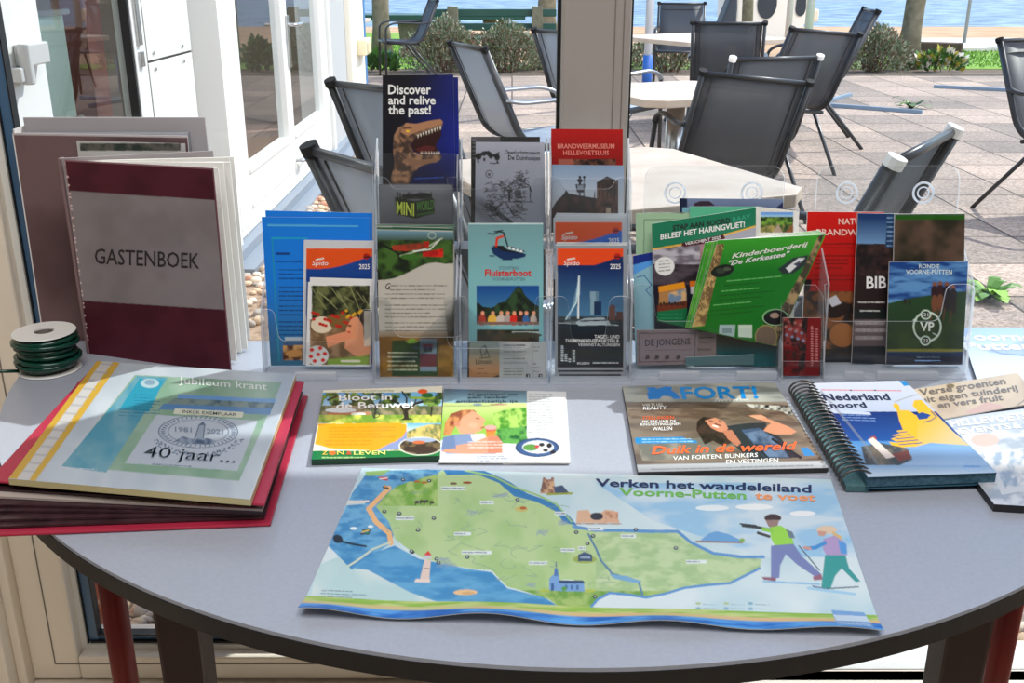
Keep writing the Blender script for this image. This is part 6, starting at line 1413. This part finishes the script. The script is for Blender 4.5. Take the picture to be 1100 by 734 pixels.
for x, y, L in ((487, 526, 26), (523, 541, 15), (435, 558, 20), (497, 575, 18), (512, 595, 32), (602, 553, 12), (578, 606, 20), (640, 569, 16), (610, 592, 15), (625, 590, 8), (675, 577, 16), (748, 605, 22), (610, 626, 12)):
    A.rect(x - L / 2, y - 1.9, x + L / 2, y + 1.9, (214, 224, 226)); A.body(x - L / 2 + 1, y, x + L / 2 - 1, 1, 2, (80, 96, 120), 1.2, 0, int(x))
for cx, cy, s_ in ((538, 533, 10), (480, 609, 12), (508, 552, 8), (583, 574, 7), (478, 604, 9), (605, 563, 6), (570, 630, 6)):
    for k in range(16): A.line([(cx + rm.uniform(-s_, s_), cy + rm.uniform(-3, 3)), (cx + rm.uniform(-s_, s_), cy + rm.uniform(-3, 3))], .7, (140, 158, 176), .7)
for x, y in ((433, 517), (461, 518), (466, 558), (429, 553), (413, 551), (449, 571), (502, 600), (469, 602), (471, 606), (443, 595), (442, 594), (556, 538), (619, 573), (631, 585), (639, 642), (637, 577), (683, 570), (726, 590)): A.ell(x, y, 2.4, 1.9, (30, 42, 60)); A.ell(x, y - .2, 1, .7, (200, 210, 214))
A.poly([(406, 514), (416, 513.5), (417, 518), (410, 517)], (196, 30, 40)); A.line([(408, 516), (416, 515)], 1.2, (230, 230, 230)); A.line([(412, 525), (417, 526.5)], 2.2, (70, 60, 64)); A.ell(414, 524, 1.6, 1.2, (210, 150, 40))
for x, y in ((448, 541), (453, 540), (458, 540), (464, 541)): A.ell(x, y, 2.6, 1.6, (74, 58, 48)); A.line([(x - 1.5, y + 1), (x - 1.5, y + 3)], .8, (50, 40, 36))
for x, y in ((448, 519), (456, 520)): A.ell(x, y, 3.4, 1.2, (176, 104, 40))
A.ell(502, 520, 5, 1.3, (150, 70, 30)); A.ell(487, 521, 4, 1.3, (110, 80, 60)); A.ell(560, 548, 7, 3, (190, 180, 110)); A.ell(562, 547, 3.6, 1.6, (170, 96, 40))
A.ell(363, 580.5, 5.5, 4.4, (22, 26, 34), rot=.5); A.line([(366, 583), (378, 586), (393, 588.5)], 2.2, (26, 32, 44)); A.line([(390, 571), (397, 570), (396, 575), (388, 575)], 2, (60, 70, 90)); A.ell(380, 569, 4, 1.6, (220, 230, 234)); A.ell(398, 567, 3, 1.4, (220, 230, 234)); A.line([(389, 573), (396, 571)], 1.6, (210, 180, 60)); A.line([(392, 574), (396, 574)], 1.4, (40, 130, 80))
A.poly([(451, 624), (456, 603), (463, 603), (461, 625)], (214, 196, 186)); A.poly([(447, 623), (462, 623.5), (462, 627), (445, 626.5)], (222, 206, 196)); A.poly([(454, 602), (464, 602), (463, 598), (456, 598)], (190, 196, 206)); A.poly([(455, 598.5), (464, 598.5), (460, 593.5)], (206, 60, 50)); A.line([(456, 612), (461, 612)], .8, (150, 130, 120))
A.ell(500, 638, 13, 3.2, (220, 186, 140)); A.ell(503, 639, 7, 1.8, (206, 168, 116))
A.poly([(580, 531), (583, 517), (595, 517), (597, 531)], (176, 138, 110)); A.mottle(A.mpoly([(580, 531), (583, 517), (595, 517), (597, 531)]), (120, 88, 74), (206, 168, 134), 4, 4); A.poly([(595, 524), (604, 522), (611, 530), (596, 531)], (66, 84, 112)); A.poly([(583, 517), (583, 514), (586, 514), (586, 516), (592, 516), (592, 514), (595, 514), (595, 518)], (150, 112, 92)); A.line([(588, 532), (614, 531)], 2.2, (150, 160, 50))
A.poly([(619, 563), (620, 550), (632, 549), (634, 553), (646, 552), (650, 549), (660, 550), (666, 563)], (206, 172, 144)); A.ell(641, 556, 7, 4, (50, 54, 64)); A.mottle(A.mrect(650, 551, 664, 562), (176, 124, 96), (206, 168, 140), 4, 5); A.line([(619, 564), (667, 564)], 1, (150, 120, 100))
A.poly([(590, 636), (590, 623), (594, 619), (600, 619), (602, 626), (627, 626), (628, 637)], (120, 160, 206)); A.poly([(600, 625), (626, 625), (629, 628), (601, 628.5)], (52, 76, 116)); A.poly([(595, 620), (596, 612), (599, 612), (600, 620)], (80, 120, 176)); A.line([(597.5, 612), (597.5, 605)], 1, (70, 96, 140)); A.rect(592, 628, 595, 636, (60, 96, 150))
for x in (607, 613, 619): A.rect(x, 630, x + 2.4, 635, (70, 110, 160))
A.ell(585, 636, 6, 1.6, (170, 186, 80)); A.ell(634, 636, 6, 1.6, (170, 186, 80)); A.ell(606, 634, 3, 2.4, (90, 150, 70))
A.ell(628, 602, 13, 4.5, (150, 170, 90)); A.rect(621, 597, 636, 604, (60, 80, 110)); A.rect(623, 599, 634, 601, (150, 170, 190)); A.poly([(621, 597), (628, 594), (636, 597)], (70, 90, 120))
A.poly([(752, 582), (762, 574), (770, 572), (782, 575), (796, 582), (794, 585), (760, 583)], (110, 160, 206)); A.line([(748, 583), (797, 584.5)], 2, (150, 120, 110)); A.ell(797, 582, 3, 2, (130, 170, 80))
# two printed walkers
A.ell(830, 558, 9, 4.5, (70, 48, 40)); A.poly([(822, 560), (837, 560), (835, 567), (826, 568)], (150, 124, 116)); A.poly([(827, 568), (838, 566), (848, 572), (853, 586), (833, 589), (828, 580)], (150, 206, 70)); A.poly([(844, 570), (851, 573), (854, 580), (848, 580)], (110, 124, 136)); A.line([(828, 571), (814, 568), (798, 566)], 3.2, (60, 60, 56)); A.line([(829, 572), (820, 570)], 4, (140, 200, 70)); A.line([(826, 578), (814, 574)], 3, (70, 66, 62)); A.line([(795, 564), (812, 566)], 1.4, (40, 40, 44))
A.poly([(828, 588), (852, 586), (862, 600), (882, 618), (877, 622), (856, 608), (844, 597), (838, 609), (837, 622), (828, 622), (828, 606)], (120, 130, 176)); A.poly([(818, 621), (834, 622), (833, 626), (820, 624)], (140, 96, 110)); A.poly([(873, 621), (882, 618), (884, 624), (874, 625)], (150, 100, 116)); A.line([(820, 626), (880, 629)], 2, (140, 184, 216)); A.line([(858, 588), (880, 614)], 1.2, (80, 90, 96))
A.ell(888, 571, 11, 4.5, (214, 192, 164)); A.poly([(878, 572), (888, 573), (885, 578), (879, 577)], (196, 150, 130)); A.poly([(893, 572), (904, 578), (904, 586), (896, 580)], (206, 178, 120)); A.poly([(884, 581), (896, 577), (907, 584), (910, 598), (888, 599), (884, 592)], (170, 150, 190)); A.line([(886, 585), (876, 590), (866, 591)], 4, (70, 140, 200)); A.poly([(900, 582), (909, 586), (910, 597), (903, 596)], (90, 150, 210)); A.line([(864, 590), (870, 591)], 3, (200, 150, 130))
A.poly([(886, 598), (908, 598), (912, 612), (924, 626), (919, 627), (904, 612), (897, 620), (892, 634), (882, 633), (884, 616)], (60, 150, 146)); A.poly([(872, 630), (890, 634), (889, 637), (874, 634)], (120, 120, 146)); A.line([(884, 634), (922, 632)], 1.4, (90, 110, 120)); A.line([(868, 633), (918, 640)], 3, (156, 196, 220))
A.ell(810, 546, 20, 3.2, (226, 232, 236)); A.ell(765, 547, 18, 3, (220, 228, 234)); A.ell(862, 553, 14, 3, (226, 230, 236))
A.text('Verken het wandeleiland', (639.5, 523.5), (871.5, 530.8), 8, (26, 40, 84), bold=.06); A.text('Voorne-Putten', (665, 533.5), (801.5, 537.8), 8, (108, 178, 76), bold=.06); A.text('te voet', (811, 538), (876, 539.8), 7.6, (232, 150, 96), bold=.06)
A.body(346, 636.5, 386, 1, 3, (70, 90, 110), .9, .02, 3); A.body(345, 640, 396, 1, 3, (70, 90, 110), .9, .02, 4); A.body(343, 643.5, 378, 1, 3, (70, 90, 110), .9, .02, 5)
for x in (746, 776, 802): 
    A.ell(x + 4, 650, 3, 1.6, (130, 170, 190) if x > 790 else (170, 190, 150)); A.ell(x + 4, 656, 3, 1.6, (130, 170, 190)); A.body(x + 9, 651, x + 24, 2, 5, (140, 160, 170), .8, .02, x)
# foot bands and the small emblem box
def band(o0, o1, col): A.put((A.V > o0) & (A.V <= o1), col)
A.mottle((A.V > .895) & (A.V <= .93), (140, 180, 70), (186, 200, 130), 30, 4, sy=3); A.mottle((A.V > .928) & (A.V <= .952), (206, 176, 130), (190, 190, 140), 26, 5, sy=3); A.mottle(A.V > .95, (34, 104, 186), (92, 160, 222), 34, 8, sy=4)
A.poly([(893, 657), (928, 660), (938, 682), (899, 680)], (120, 160, 206)); A.poly([(895, 663), (930, 665), (934, 673), (898, 672)], (190, 206, 222)); A.text('VOORNE PUTTEN', (900, 679), (934, 681), 3.6, (196, 212, 230), bold=.06)
sheet('hiking_map', A, 'large illustrated hiking map of an island lying across the front of the table', 'map', th=.0006, wave=mw, edge=mat('map_paper', (206, 212, 216), .6))

# ------------------------------------------------------------------ spiral-bound atlas
zs = TZ + .021
A = Art([(869, 412), (972, 409), (1071, 508), (932, 513)], flat(zs), bg=(176, 186, 206), gain=GT, k=1.2)
al_ = A.mrect(800, 400, 1100, 600)
A.mix(A.mrect(860, 400, 1100, 444), (190, 196, 210), (170, 180, 200), (A.Y - 410) / 30); A.mix(A.mrect(860, 442.5, 1100, 480), (14, 46, 110), (28, 78, 146), (A.Y - 443) / 34); A.mix(al_ & (A.Y > 474) , (70, 126, 180), (150, 178, 204), (A.Y - 474) / 40)
A.mix(A.mpoly([(985, 470), (1045, 470), (1085, 515), (960, 515), (960, 480)]), (96, 146, 196), (160, 180, 204), (A.Y - 470) / 40); A.poly([(895, 440.5), (934, 443), (936, 446), (892, 444)], (176, 186, 206))
yel_ = [(962, 433), (966, 436), (967, 441), (976, 441), (983, 446), (988, 446), (984, 440), (980, 436), (982, 430), (990, 430), (998, 438), (1012, 452), (1024, 464), (1042, 479), (1012, 477), (1000, 476), (984, 480), (968, 481), (958, 479), (955, 475), (966, 476), (957, 472), (962, 470), (970, 473), (958, 468), (966, 466), (963, 463), (970, 462), (966, 452), (964, 443), (960, 436)]
A.poly(yel_, (216, 168, 36)); A.mix(A.mpoly(yel_) & (A.X > 985), (216, 170, 40), (190, 172, 120), (A.X - 985 + A.Y - 450) / 60); A.poly([(984, 446), (990, 443), (1000, 446), (996, 450), (987, 451)], (26, 68, 136)); A.line([(1000, 442), (1006, 448), (1000, 452), (992, 454)], 1, (30, 60, 120)); A.ell(961.5, 436, 2, 2.4, (216, 168, 36)); A.line([(961, 432), (972, 428), (985, 424)], 1, (150, 150, 150))
for k in range(5): A.line([(958 + 2 * k, 466 + 3 * k), (974 + 4 * k, 464 + 3 * k)], 1.0, (30, 74, 140))
A.poly([(932, 473), (938, 470), (961, 491), (952, 493)], (206, 196, 190)); A.poly([(934, 470), (940, 468.5), (942, 472), (936, 474)], (150, 60, 50)); A.mottle(A.mpoly([(925, 480), (945, 476), (975, 482), (980, 494), (945, 510), (930, 500)]), (70, 74, 76), (118, 110, 96), 9, 4); A.poly([(932, 473), (938, 470), (961, 491), (952, 493)], (206, 196, 190)); A.poly([(958, 488), (975, 484), (980, 492), (966, 496)], (120, 70, 60))
A.mix(A.mpoly([(925, 500), (1066, 500), (1075, 510), (930, 516)]), (110, 150, 190), (176, 192, 208), (A.Y - 498) / 12)
A.text('Nederland', (886, 430.5), (957, 430), 7.4, (28, 40, 70), up=(-4, -6.8), bold=.05); A.text('noord', (893, 438.5), (931.5, 438), 6, (28, 40, 70), up=(-3.4, -5.6), bold=.05); A.line([(882, 419), (968, 420)], 1, (196, 120, 130)); A.ell(914, 419.5, 1.2, .8, (60, 60, 70)); A.ell(940, 419.5, 1.2, .8, (60, 60, 70))
A.body(905, 446, 940, 3, 2.6, (120, 150, 196), .9, .03, 3); A.line([(882, 421), (897, 438), (912, 456), (928, 476), (942, 498)], 2.6, (120, 126, 136), .55)
A.poly([(966, 409.5), (973, 409), (978, 414), (971, 415)], (40, 130, 190)); A.body(1036, 501.5, 1056, 1, 2, (80, 130, 190), 1.8, 0, 3); A.ring(1046, 502, 12, 4.5, .8, (120, 160, 200))
tealed = mat('teal_page_edges', (44, 92, 112), .45)
atlas = sheet('spiral_atlas', A, 'spiral-bound road atlas with yellow coast on dark blue, right of the fortress magazine', 'book', th=.0008, edge=tealed, pm=M['printgloss'])
L0 = Vector(atlas.location)
cn = [Vector(flat(zs - .0012).on(x, y)) for x, y in ((869, 412), (972, 409), (1071, 508), (932, 513))]   # TL TR BR BL
ctr = sum(cn, Vector()) / 4
pb = [cn[3], cn[2], cn[1], cn[0]]
MB().hexa(pb, (0, 0, -.012)).build('page_block', mat('atlas_page_edges', (30, 66, 88), .5, noise=(260, (70, 112, 130), .2)), atlas, L0, bevel=.001)
MB().hexa([p - Vector((0, 0, .013)) for p in pb], (0, 0, -.0012)).build('back_cover', tealed, atlas, L0)
ax_ = (cn[0] - cn[3]); nrm = Vector((-ax_.y, ax_.x, 0)).normalized()
cmat = mat('black_wire', (62, 60, 60), .3, .8)
# the rear pages, turned round and lying a little further left underneath
rp = [cn[3] + nrm * .020 + ax_ * .01, cn[3] - nrm * .004 + ax_ * .01, cn[0] - nrm * .004 - ax_ * .02, cn[0] + nrm * .020 - ax_ * .02]
MB().hexa([Vector((p.x, p.y, TZ + .0085)) for p in rp], (0, 0, -.008)).build('turned_pages', mat('turned_page_edges', (50, 92, 100), .5, noise=(200, (84, 120, 124), .2)), atlas, L0, bevel=.001)
for k in range(25):
    t = (k + .5) / 25; c = cn[3].lerp(cn[0], t) + nrm * .008; c.z = TZ + .0128
    ring = []
    for j in range(18):
        a = j / 18 * 6.283; ring.append(c + nrm * (.0175 * math.cos(a)) + Vector((0, 0, .0122 * math.sin(a))) + ax_.normalized() * (.0022 * math.sin(a * .5)))
    MB().tube(ring, 0.0013, 6, closed=True).build('coil_ring', cmat, atlas, L0, smooth=True)

# ------------------------------------------------------------------ newspaper, vegetable leaflet and the far leaflet at the right
A = Art([(1000, 452), (1125, 436), (1165, 548), (1068, 542)], flat(TZ + .0085), bg=(176, 184, 196), gain=GT)
A.mottle(A.mrect(950, 400, 1200, 600), (150, 160, 172), (196, 200, 206), 14, 4, sy=6); A.mix(A.mrect(950, 430, 1200, 462), (176, 184, 198), (160, 170, 184), (A.Y - 445) / 14); A.ell(1058, 473, 15, 7, (206, 170, 160)); A.poly([(1056, 486), (1110, 480), (1140, 520), (1076, 532)], (190, 194, 198)); A.mottle(A.mpoly([(1062, 488), (1110, 480), (1130, 515), (1080, 525)]), (140, 156, 174), (206, 206, 206), 8, 7)
A.text('HELLEVOETSLUIS', (1022, 459), (1134, 447), 7, (224, 228, 234), up=(-3, -6.5), bold=.07); A.text('EVENTS', (1032, 466.5), (1087, 461), 6, (224, 228, 234), up=(-3, -5.6), bold=.07); A.text('& meer', (1089, 461), (1130, 456.5), 6, (224, 228, 234), up=(-3, -5.6), bold=.05)
sheet('event_magazine', A, 'pale grey-blue events magazine lying at the right edge, partly under the spiral atlas', 'magazine', th=.008, edge=mat('dark_magazine_edge', (28, 26, 28), .5))
A = Art([(978, 419), (1093, 400.5), (1118, 432), (1003, 452)], flat(TZ + .0105), bg=(178, 164, 146), gain=GT)
A.mottle(A.mrect(950, 380, 1200, 470), (184, 170, 150), (168, 152, 134), 30, 4); A.ell(1021, 415, 4.4, 2.4, (110, 96, 70)); A.poly([(1024, 412), (1018, 410), (1024, 408)], (100, 90, 66)); A.poly([(1035, 444), (1060, 432), (1078, 436), (1064, 446)], (176, 148, 140)); A.line([(1092, 436), (1104, 428), (1110, 434)], 1, (90, 84, 80))
A.text('Verse groenten', (989, 425.5), (1081, 412.5), 7, (96, 88, 82), up=(-2.6, -6.6), bold=.04); A.text('uit eigen tuinderij', (990, 433.5), (1094, 420), 6.4, (96, 88, 82), up=(-2.4, -6), bold=.04); A.text('en vers fruit', (1008, 439), (1078, 430), 6.4, (96, 88, 82), up=(-2.4, -6), bold=.04)
sheet('leaflet', A, 'beige vegetable garden leaflet with grey lettering, right of the spiral atlas', 'leaflet', th=.0012)
A = Art([(1031, 352), (1150, 352), (1190, 410), (1050, 410)], flat(TZ + .006), bg=(170, 190, 222), gain=GT)
A.mix(A.mrect(1000, 340, 1200, 420), (150, 178, 216), (190, 204, 226), (A.Y - 352) / 40); A.text('Voorne', (1030, 366), (1112, 366), 8, (226, 232, 240), up=(-4, -7.6), bold=.07); A.text('Putten', (1037, 376), (1112, 376), 8, (226, 232, 240), up=(-4, -7.6), bold=.07)
A.poly([(1058, 378), (1100, 366), (1140, 366), (1120, 384), (1080, 382)], (150, 170, 196)); A.line([(1054, 372), (1075, 380), (1110, 383)], 1.2, (120, 136, 160))
sheet('brochure', A, 'pale blue brochure lying at the far right behind the beige leaflet, beside the right-hand holder', 'brochure', th=.0052, edge=mat('brochure_edge', (60, 60, 66), .5))
